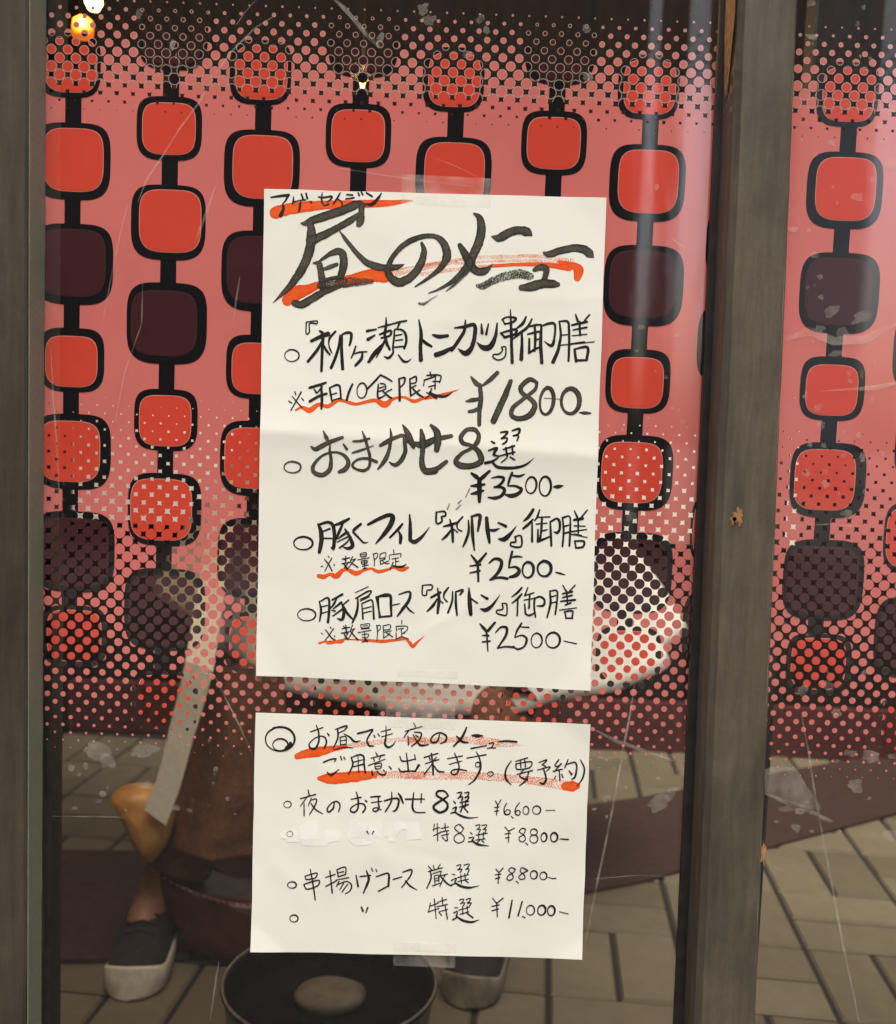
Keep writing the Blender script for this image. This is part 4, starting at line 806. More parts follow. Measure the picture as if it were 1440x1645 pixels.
# putty bead beside the jamb and black gasket beside the post
mb = MB()
bx0, bx1 = xfit(44, 41, -0.036), xfit(74, 66, -0.002)
nz = 70
v = []
for k in range(nz + 1):
    t = k / nz
    z = 0.18 + 1.42 * t
    a = bx0[0] + (bx0[1] - bx0[0]) * t + 0.0006
    b = bx1[0] + (bx1[1] - bx1[0]) * t + 0.0006 * noise.noise((z * 30, 1, 1)) + 0.0006 * noise.noise((z * 90, 1, 5))
    v += [(a, -0.034, z), (a + 0.0012, -0.0345 + 0.0008 * noise.noise((z * 40, 3, 1)), z), (b, -0.0016, z)]
mb.add(v, [(3 * k + i, 3 * k + i + 1, 3 * k + 4 + i, 3 * k + 3 + i) for k in range(nz) for i in range(2)])
mb.build('putty_bead', M_bead, WL)
mb = MB()
mb.hexa([(gl0[0], -0.007, 0.18), (gl1[0] + 0.006, -0.007, 0.18), (gl1[0] + 0.006, -0.0014, 0.18), (gl0[0], -0.0014, 0.18),
         (gl0[1], -0.007, 1.60), (gl1[1] + 0.006, -0.007, 1.60), (gl1[1] + 0.006, -0.0014, 1.60), (gl0[1], -0.0014, 1.60)])
mb.build('gasket', M_gasket, WL)
# dark inner stop behind the glass, seen below the film
for wn, xa in ((WL, (66, 83)), (WR, (1222, 1226))):
    mb = MB()
    mb.box(P(xa[0], 1400, 0.006)[0], 0.0045, 0.182, P(xa[1], 1400, 0.006)[0], 0.03, 1.59)
    mb.build('inner_stop', M_gasket, wn)
# dried water marks, glue spots and scratches on the glass
YR = -0.0016
def blob(mb, cx, cy, rx, ry, rot=0.0, rough=0.5, n=20):
    sd_ = random.uniform(0, 90)
    v = []
    for i in range(n):
        a = 2 * math.pi * i / n
        k = 0.85 + rough * noise.noise((sd_, 1.6 * math.cos(a), 1.6 * math.sin(a)))
        dx, dy = rx * k * math.cos(a), ry * k * math.sin(a)
        X, Z = P(cx + dx * math.cos(rot) - dy * math.sin(rot), cy + dx * math.sin(rot) + dy * math.cos(rot), YR)
        v.append((X, YR - random.uniform(0, 0.0002), Z))
    mb.add(v, [tuple(range(n))])
mbL, mbR = MB(), MB()
for q in [(155, 1205, 26, 17, .2), (172, 1222, 14, 14, 1.0), (232, 1205, 26, 13, -.3), (115, 1234, 6, 6, 0), (138, 1230, 6, 6, 0), (127, 1244, 4, 4, 0), (165, 1276, 7, 5, 0), (159, 1287, 5, 5, 0), (235, 1262, 11, 8, .3), (283, 1298, 8, 5, 0), (120, 1299, 6, 4, 0), (306, 1302, 5, 4, 0), (347, 1236, 5, 5, 0), (366, 1283, 4, 4, 0),
          (680, 14, 9, 12, .5), (690, 32, 13, 12, .3), (772, 30, 7, 8, .8), (782, 48, 6, 7, 0), (943, 46, 8, 9, 0), (944, 122, 9, 9, 0), (612, 60, 6, 12, .4), (750, 88, 10, 7, 0), (223, 22, 7, 10, 0), (277, 72, 6, 9, .2), (283, 90, 2, 6, 0),
          (1060, 1290, 22, 14, -.5), (1078, 1275, 9, 14, .6), (975, 1283, 9, 6, -1), (975, 1219, 18, 4, .1), (1075, 1215, 14, 4, .2), (955, 1300, 4, 3, 0), (975, 1312, 3, 4, 0), (1006, 1265, 3, 3, 0), (1058, 1250, 4, 3, 0), (1055, 300, 4, 6, 0), (1030, 525, 6, 5, 0), (1024, 563, 4, 3, 0), (1090, 538, 7, 3, -.4), (1070, 606, 3, 3, 0), (1097, 676, 6, 5, 0),
          (1015, 830, 12, 12, 0), (1000, 690, 3, 3, 0), (978, 684, 3, 3, 0), (1120, 700, 3, 6, 0), (380, 480, 2, 34, .15), (330, 345, 3, 50, .35)]:
    blob(mbL, *q)
for q in [(1304, 5, 8, 6, 0), (1388, 12, 4, 5, 0), (1378, 38, 4, 5, 0), (1304, 58, 11, 5, .1), (1383, 90, 2, 4, 0), (1430, 262, 14, 14, 0), (1338, 300, 4, 4, 0), (1378, 318, 12, 8, .4), (1402, 290, 5, 6, 0), (1337, 229, 6, 6, 0), (1412, 204, 5, 5, 0), (1300, 370, 4, 4, 0), (1310, 409, 8, 6, 0), (1336, 500, 16, 9, -.7), (1352, 535, 13, 10, .9), (1318, 527, 10, 7, .2), (1345, 568, 15, 6, -.3), (1385, 510, 22, 9, -.4), (1318, 445, 5, 5, 0), (1320, 477, 5, 5, 0),
          (1366, 600, 6, 6, 0), (1366, 612, 5, 5, 0), (1293, 637, 4, 4, 0), (1315, 655, 8, 8, 0), (1320, 683, 7, 9, 0), (1297, 690, 5, 5, 0), (1302, 714, 5, 5, 0), (1324, 716, 5, 5, 0), (1380, 700, 5, 6, 0), (1296, 760, 6, 6, 0), (1325, 757, 7, 6, 0), (1327, 778, 7, 7, 0), (1355, 732, 5, 5, 0), (1386, 735, 6, 9, 0), (1360, 825, 10, 8, 0), (1390, 790, 4, 6, 0), (1418, 728, 4, 5, 0), (1385, 602, 3, 8, 0), (1402, 642, 5, 5, 0),
          (1400, 1215, 15, 12, .3), (1375, 1262, 14, 15, -.4), (1397, 1282, 4, 4, 0), (1262, 1300, 14, 6, .1), (1285, 1303, 10, 5, .1), (1308, 1307, 10, 5, .2), (1325, 1315, 16, 4, .4), (1350, 1335, 5, 3, 0), (1280, 1330, 9, 7, .5), (1305, 1335, 4, 3, 0), (1248, 1320, 4, 3, 0), (1405, 1340, 6, 4, 0), (1432, 1342, 14, 10, .1), (1435, 1215, 10, 6, 0), (1366, 1210, 12, 7, .1), (1345, 1145, 10, 7, 0), (1330, 1100, 14, 9, .4), (1290, 1110, 8, 12, 0), (1390, 1080, 7, 5, 0), (1250, 350, 12, 16, .2), (1275, 368, 9, 6, 0)]:
    blob(mbR, *q)
for _ in range(36):
    blob(mbR, random.uniform(1260, 1440), random.uniform(40, 1330), random.uniform(1.5, 4), random.uniform(1.5, 4))
for _ in range(26):
    blob(mbL, random.uniform(960, 1120), random.uniform(30, 1280), random.uniform(1.2, 3), random.uniform(1.2, 3.5))
for _ in range(16):
    blob(mbL, random.uniform(80, 400), random.uniform(1150, 1330), random.uniform(1, 3), random.uniform(1, 3))
# the big pale wedge of old glue right of the post
v = [(1229, 1236), (1248, 1230), (1280, 1234), (1296, 1262), (1320, 1296), (1318, 1302), (1288, 1296), (1255, 1284), (1229, 1272)]
mbR.add([(P(x, y, YR)[0], YR - 0.0003, P(x, y, YR)[1]) for x, y in v], [tuple(range(len(v)))])
mbL.build('residue_marks', M_residue, WL)
mbR.build('residue_marks', M_residue, WR)
def strokes_px(mb, lst):
    for wd, pts in lst:
        vv = []
        for i, p in enumerate(pts):
            a, b = Vector(pts[max(i - 1, 0)]), Vector(pts[min(i + 1, len(pts) - 1)])
            t = (b - a).normalized()
            k = 0.35 if i in (0, len(pts) - 1) else 1.0
            for s_ in (1, -1):
                X, Z = P(p[0] - t.y * wd * k * s_ / 2, p[1] + t.x * wd * k * s_ / 2, YR)
                vv.append((X, YR - 0.0006, Z))
        mb.add(vv, [(2 * i, 2 * i + 1, 2 * i + 3, 2 * i + 2) for i in range(len(pts) - 1)])
mb = MB()
strokes_px(mb, [(7, [(533, -5), (552, 12), (570, 32), (588, 55), (604, 70), (611, 76)]), (3, [(442, 25), (410, 45), (375, 80), (345, 120), (320, 165), (290, 205), (262, 250), (235, 290), (222, 325)]), (2, [(412, 0), (392, 22), (380, 40)]),
                (2, [(205, 330), (195, 370), (178, 450), (165, 520)]), (2.5, [(82, 560), (86, 640), (92, 720), (96, 800)]), (2, [(230, 440), (228, 520), (200, 600), (185, 680)]), (2.5, [(310, 1075), (345, 1085), (362, 1120), (385, 1165), (405, 1210)]),
                (3.5, [(1022, 1085), (1012, 1150), (1000, 1210), (988, 1280), (972, 1360), (955, 1440), (940, 1520)]), (6, [(955, 1172), (990, 1190), (1030, 1204), (1082, 1222)]), (2.5, [(85, 1311), (180, 1312), (200, 1313)]), (3, [(352, 1545), (346, 1580), (338, 1640)]),
                (2, [(955, 1412), (1020, 1406), (1080, 1408)]), (2.5, [(545, 270), (640, 285), (760, 300)]), (2, [(700, 255), (735, 268), (780, 290)]), (3, [(1080, 383), (1095, 395), (1110, 403)])])
mb.build('scratch_marks', M_scratch, WL)
mb = MB()
strokes_px(mb, [(3, [(1288, 1150), (1298, 1200), (1310, 1280), (1325, 1360), (1340, 1440), (1355, 1520), (1370, 1590), (1382, 1650)]), (7, [(1229, 1274), (1262, 1288), (1300, 1302), (1336, 1318)]), (4, [(1320, 628), (1370, 625), (1440, 615)]), (9, [(1380, 626), (1410, 622), (1445, 614)]),
                (2, [(1255, 845), (1330, 842), (1440, 850)]), (14, [(1262, 545), (1300, 532), (1340, 548), (1390, 545), (1440, 520)]), (2.5, [(1238, 1390), (1250, 1394), (1262, 1400)])])
mb.build('scratch_marks', M_scratch, WR)
# ------------------------------------------------------------------ the two menus
def menu(corner_px, Y, label, text, orange, big):
    c = [P(x, y, Y) for x, y in corner_px]            # TL TR BR BL
    cx, cz = sum(p[0] for p in c) / 4, sum(p[1] for p in c) / 4
    top, bot = (c[0][1] + c[1][1]) / 2, (c[2][1] + c[3][1]) / 2
    lf, rt_ = (c[0][0] + c[3][0]) / 2, (c[1][0] + c[2][0]) / 2
    def yf(X, Z):
        t = (Z - bot) / (top - bot)
        s = (X - lf) / (rt_ - lf)
        y = Y - 0.0007 * noise.noise((X * 9 + (3 if big else 11), 0.5, Z * 9)) - 0.0003 * noise.noise((X * 28, 4.5, Z * 28))
        if big:
            zf = bot + (top - bot) * (0.513 - 0.028 * s)
            y -= 0.0013 * math.exp(-(math.hypot(Z - zf, 0.003)) / 0.012) + 0.0012 * math.exp(-(math.hypot(Z - zf, 0.004)) / 0.05)
            y -= 0.0012 * max(0, s - 0.75) ** 2 * 16 * (0.5 + 0.5 * math.sin(t * 11))
        y -= 0.0035 * max(0, 0.10 - s - t * 0.9) * 6 + 0.002 * max(0, s + t - 1.9) * 6 + 0.0025 * max(0, s - t - 0.9) * 6
        return y
    creases = [(random.uniform(lf, rt_), random.uniform(bot, top), random.uniform(0, 3.14), random.uniform(-0.0007, 0.0007), random.uniform(0.02, 0.07)) for _ in range(14 if big else 9)]
    yf0 = yf
    def yf(X, Z):
        y = yf0(X, Z)
        for cx_, cz_, an_, am_, ln_ in creases:
            u = (X - cx_) * math.cos(an_) + (Z - cz_) * math.sin(an_)
            d = -(X - cx_) * math.sin(an_) + (Z - cz_) * math.cos(an_)
            y += am_ * math.exp(-math.hypot(d, 0.0015) / 0.006) * math.exp(-(u / ln_) ** 2)
        return y
    root = empty('menu_sheet', (cx, Y, bot), label, 'menu')
    nx, nz = (60, 200) if big else (60, 60)
    v = []
    for j in range(nz + 1):
        t = j / nz
        for i in range(nx + 1):
            s = i / nx
            ex = 0.0005 * noise.noise((s * 7, t * 7, 1.7 if big else 8.8))
            X = (c[3][0] * (1 - s) + c[2][0] * s) * (1 - t) + (c[0][0] * (1 - s) + c[1][0] * s) * t + (ex if i in (0, nx) else 0)
            Z = (c[3][1] * (1 - s) + c[2][1] * s) * (1 - t) + (c[0][1] * (1 - s) + c[1][1] * s) * t + (ex if j in (0, nz) else 0)
            v.append((X, yf(X, Z), Z))
    f = [(j * (nx + 1) + i, j * (nx + 1) + i + 1, (j + 1) * (nx + 1) + i + 1, (j + 1) * (nx + 1) + i) for j in range(nz) for i in range(nx)]
    sh = mesh_obj('paper', v, f, M_paper, root, smooth=True)
    so = sh.modifiers.new('thickness', 'SOLIDIFY')
    so.thickness = 0.00018
    so.offset = -1
    es = sh.modifiers.new('sharp rim', 'EDGE_SPLIT')
    es.split_angle = math.radians(50)
    return root, yf
def write(root, yf, Y, groups, base):
    k = 0
    for name, mat, chunks in groups:
        mb, uvs = MB(), []
        for crop, wd, txt in chunks:
            for pts in parse(txt):
                ribbon(mb, uvs, crop, wd, pts, yf, base + (k % 48) * 0.0000015, Y)
                k += 1
        mesh_obj(name, mb.v, mb.f, INK[mat], root, uvs=uvs)
YP = -0.0035
m1, y1 = menu([(425, 303), (974, 318), (948, 1109), (412, 1085)], YP, 'tall white handwritten lunch menu with a thick brush heading, taped to the patterned film', TEXT_BIG, ORANGE_BIG, True)
write(m1, y1, YP, ORANGE_BIG, 0.00010)
write(m1, y1, YP, TEXT_BIG, 0.00021)
m2, y2 = menu([(411, 1145), (949, 1163), (935, 1541), (403, 1528)], YP, 'smaller white handwritten evening course menu with whited out words, below the tall lunch menu', TEXT_SMALL, ORANGE_SMALL, False)
write(m2, y2, YP, ORANGE_SMALL, 0.00010)
mb = MB()
for s in PATCHES:
    pts = [tuple(float(q) for q in p.split(',')) for p in s.split()]
    x0, y0, sc = CROP['D5']
    vv = []
    for x, y in pts:
        X, Z = P(x0 + x / sc, y0 + y / sc, YP)
        vv.append((X, y2(X, Z) - 0.00018, Z))
    mb.add(vv, [tuple(range(len(vv)))])
mb.build('correction_patch', M_fluid, m2)
write(m2, y2, YP, TEXT_SMALL, 0.00026)
def tape(root, yf, px, split, above):
    """clear tape half on the paper, half on the film; px = TL TR BR BL, split = share that lies on the paper"""
    mb = MB()
    v = []
    for j in range(9):
        t = j / 8
        for i in range(9):
            s = i / 8
            x = (px[0][0] * (1 - s) + px[1][0] * s) * (1 - t) + (px[3][0] * (1 - s) + px[2][0] * s) * t
            y = (px[0][1] * (1 - s) + px[1][1] * s) * (1 - t) + (px[3][1] * (1 - s) + px[2][1] * s) * t
            X, Z = P(x, y, YP)
            on = (t > 1 - split) if above else (t < split)
            v.append((X, yf(X, Z) - 0.00036 if on else -0.0028, Z))
    mb.add(v, [(j * 9 + i, j * 9 + i + 1, j * 9 + 10 + i, j * 9 + 9 + i) for j in range(8) for i in range(8)])
    mb.build('clear_tape', M_tape, root, True)
tape(m1, y1, [(646, 279), (789, 286), (788, 334), (645, 328)], 0.5, True)
tape(m1, y1, [(640, 1075), (736, 1078), (735, 1108), (639, 1104)], 0.5, False)
tape(m2, y2, [(620, 1122), (732, 1127), (731, 1172), (620, 1168)], 0.5, True)
tape(m2, y2, [(633, 1512), (733, 1516), (731, 1556), (632, 1552)], 0.5, False)
# ------------------------------------------------------------------ things behind the glass
def lamp(px, py, Y, rb_, label, shade):
    X, Z = P(px, py, Y)
    r = empty('pendant_lamp', (X, Y, Z), label, 'lamp')
    mb = MB()
    mb.lathe([(0.001, -rb_ * 1.15), (rb_ * 0.6, -rb_ * 0.95), (rb_, -rb_ * 0.2), (rb_ * 0.95, rb_ * 0.3), (rb_ * 0.55, rb_ * 0.9), (rb_ * 0.4, rb_ * 1.3)], (X, Y, Z), 24)
    mb.build('bulb', M_bulb, r, True)
    pl = bpy.data.lights.new('lamp_light', 'POINT')
    pl.energy = 7.0 if shade else 0.6
    pl.color = (1.0, 0.62, 0.25)
    pl.shadow_soft_size = 0.02
    po = bpy.data.objects.new('lamp_light', pl)
    S.collection.objects.link(po)
    po.location = (X, Y - 0.06, Z)
    mb = MB()
    mb.lathe([(rb_ * 0.45, rb_ * 1.2), (rb_ * 0.5, rb_ * 2.4), (rb_ * 0.2, rb_ * 2.7)], (X, Y, Z), 20, cap=True)
    mb.tube([(X, Y, Z + rb_ * 2.6), (X, Y, 1.962)], 0.003, 6)
    mb.build('cord', M_metal, r)
    if shade:
        sx, sz = P(*shade, Y)
        mb = MB()
        a = 0.0155
        mb.lathe([(a * 0.5, -a * 0.9), (a * 0.95, -a * 0.7), (a, 0), (a * 0.9, a * 0.75), (a * 0.4, a * 1.1)], (sx, Y, sz), 24, cap=True)
        mb.build('amber_shade', M_shade, r, True)
    return r
lamp(151, 2, 0.6, 0.0125, 'warm glowing pendant bulb and amber shade seen through the top left of the film', (133, 46))
lamp(583, 131, 1.2, 0.0095, 'tiny bright pendant bulb seen between the film dots above the tall menu', None)
# black glazed bowl with a pale stone in the water
bx, by = -0.115, 0.575
RZ = 0.20
c0 = P(530, 1598, by)
bx = c0[0]
bw = empty('glazed_bowl', (bx, by, 0), 'round black glazed bowl of dark water on the paved floor below the small menu', 'bowl')
mb = MB()
R0 = 0.158
mb.lathe([(0.0, 0.0), (R0 * 0.6, 0.0), (R0 * 0.64, 0.012), (R0 * 0.9, 0.08), (R0 * 0.99, RZ - 0.012), (R0 * 1.02, RZ - 0.003), (R0 * 1.0, RZ), (R0 * 0.965, RZ - 0.004), (R0 * 0.95, RZ - 0.03), (R0 * 0.88, 0.08), (R0 * 0.6, 0.03), (0, 0.025)], (bx, by, 0.004), 72)
mb.build('basin', M_glaze, bw, True)
mb = MB()
mb.lathe([(R0 * 1.0 + 0.0018 * math.cos(q * math.pi / 4), RZ + 0.004 + 0.0018 * math.sin(q * math.pi / 4)) for q in range(9)], (bx, by, 0), 72)
mb.build('rim', M_rim_glint, bw, True)  # pale ring painting the highlight along the basin's lip
mb = MB()
mb.lathe([(0, RZ - 0.05), (R0 * 0.945, RZ - 0.05)], (bx, by, 0.004), 72)
mb.build('water', M_water, bw)
st = MB()
n = 28
v = []
prof = [(0.0, 0.012), (0.35, 0.0118), (0.7, 0.0105), (0.92, 0.007), (1.0, 0.0), (0.9, -0.012), (0.0, -0.016)]
sx, sz = P(528, 1590, by)
for r, z in prof:
    for i in range(n):
        a = 2 * math.pi * i / n
        k = 0.046 * (1 + 0.07 * noise.noise((math.cos(a), math.sin(a), 2)))
        v.append((sx + r * k * 1.2 * math.cos(a), by + 0.025 + r * k * math.sin(a), RZ - 0.035 + z))
st.add(v, [(j * n + i, j * n + (i + 1) % n, (j + 1) * n + (i + 1) % n, (j + 1) * n + i) for j in range(6) for i in range(n)])
tag(st.build('flat_stone', M_stone, None, True), 'flat pale oval stone lying in the black bowl of water', 'stone')
# leather bag on the floor
def extrude(outline, Y0, Y1, name, mats, parent, bev, inflate=0.0):
    """outline in photo positions at plane Y0, given real thickness back to Y1 with rounded edges"""
    pts = [P(x, y, Y0) for x, y in outline]
    n = len(pts)
    cx, cz = sum(p[0] for p in pts) / n, sum(p[1] for p in pts) / n
    rings = [(0.0, Y0 - inflate), (0.6, Y0 - inflate * 0.8), (0.92, Y0 - inflate * 0.2), (1.0, Y0 + bev), (1.0, Y1 - bev), (0.92, Y1), (0.0, Y1)]
    v = []
    for k, y in rings:
        for x, z in pts:
            v.append((cx + (x - cx) * max(k, 0.001), y, cz + (z - cz) * max(k, 0.001)))
    f = [(j * n + i, j * n + (i + 1) % n, (j + 1) * n + (i + 1) % n, (j + 1) * n + i) for j in range(len(rings) - 1) for i in range(n)]
    return mesh_obj(name, v, f, mats, parent, smooth=True)
hb = empty('handbag', (P(400, 1500, 0.98)[0], 1.0, 0), 'dark maroon leather bag with a red stitched edge standing behind the small menu', 'bag')
extrude([(246, 1396), (275, 1412), (310, 1428), (350, 1442), (400, 1450), (480, 1452), (560, 1448), (630, 1436), (642, 1470), (640, 1548), (560, 1552), (450, 1552), (345, 1550), (300, 1530), (268, 1480), (250, 1430)], 0.97, 1.07, 'bag_body', M_leather, hb, 0.012, 0.012)
mb = MB()
for i in range(15):
    t = i / 14
    x = 250 + 150 * t
    y = 1400 + 50 * math.sin(t * 1.45) ** 0.9
    a, b = P(x, y + 3, 0.955), P(x + 7, y + 6, 0.955)
    mb.tube([(a[0], 0.955, a[1]), ((a[0] + b[0]) / 2, 0.952, (a[1] + b[1]) / 2), (b[0], 0.955, b[1])], 0.0013, 6)
mb.build('stitching', M_thread, hb)
pc = empty('shoulder_pouch', (P(225, 1390, 0.93)[0], 0.93, P(225, 1390, 0.93)[1]), 'small tan leather pouch hanging from a white webbing strap, left of the small menu', 'pouch')
extrude([(172, 1284), (186, 1275), (205, 1271), (235, 1272), (262, 1290), (272, 1325), (266, 1352), (256, 1374), (243, 1390), (232, 1387), (218, 1368), (204, 1340), (190, 1308)], 0.885, 0.94, 'pouch_body', M_tan, pc, 0.012, 0.016)
mb = MB()
yl = [1.16, 1.06, 0.97, 0.895] + [0.855] * 6
la = [(345, 760), (335, 840), (322, 920), (308, 1000), (298, 1062), (285, 1120), (272, 1170), (262, 1215), (250, 1258), (231, 1301)]
ra = [(385, 765), (376, 845), (364, 925), (352, 1010), (342, 1078), (328, 1130), (312, 1180), (300, 1225), (288, 1268), (266, 1327)]
v = []
for (a, b), yy_ in zip(zip(la, ra), yl):
    for (x, y), dy in ((a, 0.0), (b, 0.002), (b, 0.005), (a, 0.003)):
        X, Z = P(x, y, yy_)
        v.append((X, yy_ + dy, Z))
n = len(la)
f = [(4 * k + i, 4 * k + (i + 1) % 4, 4 * k + 4 + (i + 1) % 4, 4 * k + 4 + i) for k in range(n - 1) for i in range(4)] + [(0, 1, 2, 3), (4 * n - 4, 4 * n - 1, 4 * n - 2, 4 * n - 3)]
mb.add(v, f)
mb.build('strap', M_strap, pc)
# stool
st_ = empty('stool', (-0.12, 1.38, 0), 'low wooden stool under the seated person in white', 'stool')
mb = MB()
mb.lathe([(0.0, 0.36), (0.15, 0.36), (0.16, 0.368), (0.16, 0.392), (0.15, 0.40), (0.0, 0.40)], (-0.12, 1.38, 0), 40)
mb.build('seat', M_panel, st_)
for sx_, sy_ in ((-1, -1), (1, -1), (1, 1), (-1, 1)):
    mb = MB()
    mb.tube([(-0.12 + 0.13 * sx_, 1.38 + 0.13 * sy_, 0.009), (-0.12 + 0.09 * sx_, 1.38 + 0.09 * sy_, 0.362)], 0.016, 10)
    mb.build('leg', M_panel, st_)
# ------------------------------------------------------------------ the seated person in white
def skin(name, nodes, edges, m, parent, root, sub=2):
    keys = list(nodes)
    me = bpy.data.meshes.new(name)
    me.from_pydata([nodes[k][0] for k in keys], [(keys.index(a), keys.index(b)) for a, b in edges], [])
    me.materials.append(m)
    o = bpy.data.objects.new(name, me)
    S.collection.objects.link(o)
    md = o.modifiers.new('skin', 'SKIN')
    md.use_smooth_shade = True
    for k, sv in zip(keys, me.skin_vertices[0].data):
        r = nodes[k][1]
        sv.radius = r if isinstance(r, tuple) else (r, r)
        sv.use_root = (k == root)
    sb = o.modifiers.new('sub', 'SUBSURF')
    sb.levels = sb.render_levels = sub
    if parent:
        o.parent = parent
        o.matrix_parent_inverse = Matrix.Translation(-parent.location)
    return o
def px3(x, y, Y):
    a = P(x, y, Y)
    return (a[0], Y, a[1])
bxc = -0.12
ankL, ankR = px3(246, 1442, 1.0), (0.075, 1.06, 0.13)
knL, knR = px3(372, 1130, 1.0), (0.12, 1.0, 0.50)
N = {'pelvis': ((bxc, 1.38, .50), (.15, .11)), 'spine': ((bxc, 1.38, .72), (.125, .095)), 'chest': ((bxc, 1.37, .96), (.15, .105)), 'neckb': ((bxc, 1.36, 1.11), .062), 'neck': ((bxc, 1.345, 1.16), .052),
     'jaw': ((bxc, 1.30, 1.205), (.058, .06)), 'head': ((bxc, 1.315, 1.285), (.078, .092)), 'crown': ((bxc, 1.33, 1.345), (.06, .07)), 'nose': ((bxc, 1.205, 1.258), .012)}
E_ = [('pelvis', 'spine'), ('spine', 'chest'), ('chest', 'neckb'), ('neckb', 'neck'), ('neck', 'jaw'), ('jaw', 'head'), ('head', 'crown'), ('head', 'nose')]
for sg, nm, kn, an in ((-1, 'l', knL, ankL), (1, 'r', knR, ankR)):
    hand = Vector((bxc + sg * 0.075, 1.06, 0.985))
    N.update({'sh' + nm: ((bxc + sg * .175, 1.37, 1.055), .056), 'el' + nm: ((bxc + sg * .33, 1.25, .82), .042), 'wr' + nm: ((bxc + sg * .14, 1.10, .935), .027), 'pa' + nm: (tuple(hand), (.034, .018)),
              'hip' + nm: ((bxc + sg * .10, 1.34, .47), .088), 'kn' + nm: (kn, .060), 'cf' + nm: (tuple(Vector(kn) * .6 + Vector(an) * .4 + Vector((0, .03, 0))), .054), 'an' + nm: (an, .036)})
    E_ += [('chest', 'sh' + nm), ('sh' + nm, 'el' + nm), ('el' + nm, 'wr' + nm), ('wr' + nm, 'pa' + nm), ('pelvis', 'hip' + nm), ('hip' + nm, 'kn' + nm), ('kn' + nm, 'cf' + nm), ('cf' + nm, 'an' + nm)]
    fx, fy, _ = an
    N['ft' + nm] = ((fx - 0.01, fy - 0.06, .07), .034)
    E_.append(('an' + nm, 'ft' + nm))
    N['ear' + nm] = ((bxc + sg * .083, 1.325, 1.262), .014)
    E_.append(('head', 'ear' + nm))
    for q, (dx, L_) in enumerate(((-.027, .030), (-.009, .036), (.009, .034), (.026, .026))):
        k1, k2, k3 = (f'f{q}{j}{nm}' for j in (1, 2, 3))
        b0 = hand + Vector((dx, -.006, .036))
        N[k1] = (tuple(b0), .0085)
        N[k2] = (tuple(b0 + Vector((-sg * .006, -.016, L_ * .8))), .0078)
        N[k3] = (tuple(b0 + Vector((-sg * .022, -.030, L_ * .9))), .0068)
        E_ += [('pa' + nm, k1), (k1, k2), (k2, k3)]
    N['th1' + nm] = (tuple(hand + Vector((-sg * .034, -.012, -.004))), .010)
    N['th2' + nm] = (tuple(hand + Vector((-sg * .050, -.026, .022))), .0085)
    E_ += [('pa' + nm, 'th1' + nm), ('th1' + nm, 'th2' + nm)]
ps = tag(skin('person', N, E_, M_skin, None, 'pelvis'), 'person in a white smock, brown trousers and dark shoes, sitting behind the patterned film', 'person')
mb = MB()
for sg in (-1, 1):
    for rr, mm, yy in ((.0115, 0, 1.243), (.0058, 1, 1.2340)):
        prof = [(0.001, -1), (.7, -.7), (1, 0), (.7, .7), (0.001, 1)]
        mb.lathe([(r * rr, z * rr) for r, z in prof], (bxc + sg * .031, yy, 1.285), 12, mm)
mb.build('eyes', [M_eye, M_iris], ps, True)
mb = MB()
mb.tube([(bxc - .024, 1.236, 1.212), (bxc - .008, 1.230, 1.214), (bxc + .008, 1.230, 1.214), (bxc + .024, 1.236, 1.212)], [.002, .006, .006, .002], 8)
mb.build('lips', M_lip, ps, True)
# hair: cap of strands
v, f = [], []
nu, nv = 36, 14
for j in range(nv + 1):
    for i in range(nu):
        a = 2 * math.pi * i / nu
        front = max(0, -math.sin(a))
        ph = (0.05 + (2.15 - 1.15 * front ** 0.6) * j / nv)
        k = 1 + 0.03 * noise.noise((math.cos(a) * 5, math.sin(a) * 5, j * 0.2))
        v.append((bxc + .092 * k * math.sin(ph) * math.cos(a), 1.326 + .108 * k * math.sin(ph) * math.sin(a), 1.295 + .113 * k * math.cos(ph)))
for j in range(nv):
    for i in range(nu):
        f.append((j * nu + i, j * nu + (i + 1) % nu, (j + 1) * nu + (i + 1) % nu, (j + 1) * nu + i))
mesh_obj('hair', v, f, M_hair, ps, smooth=True)
# smock: a loose cloth falling from the neck over raised elbows to an uneven hem
v, f = [], []
nu, nv = 160, 30
for j in range(nv + 1):
    t = j / nv
    for i in range(nu):
        a = 2 * math.pi * i / nu
        c_, s_ = math.cos(a), math.sin(a)
        front = max(0, -s_)
        hem = 0.50 + 0.10 * (1 - front) + (0.13 * max(0, -c_) ** 2 if c_ < 0 else 0.02 * c_ * c_)
        z = 1.135 + (hem - 1.135) * t ** 1.15
        rx = 0.085 + 0.15 * min(1, t / 0.12) ** 0.6 + 0.345 * t ** 1.1
        ry = 0.085 + 0.085 * min(1, t / 0.12) ** 0.6 + 0.235 * t ** 0.9
        fold = 1 + t * (0.030 * math.sin(9 * a + 1.3) + 0.018 * math.sin(17 * a + 4 * t) + 0.02 * noise.noise((c_ * 4, s_ * 4, t * 2)))
        cx = bxc + 0.07 * t
        v.append((cx + rx * fold * c_, 1.36 + ry * fold * s_ + 0.02 * t, z))
for j in range(nv):
    for i in range(nu):
        f.append((j * nu + i, j * nu + (i + 1) % nu, (j + 1) * nu + (i + 1) % nu, (j + 1) * nu + i))
sm = mesh_obj('smock', v, f, M_cloth, ps, smooth=True)
so = sm.modifiers.new('thickness', 'SOLIDIFY')
so.thickness = 0.002
mb = MB()
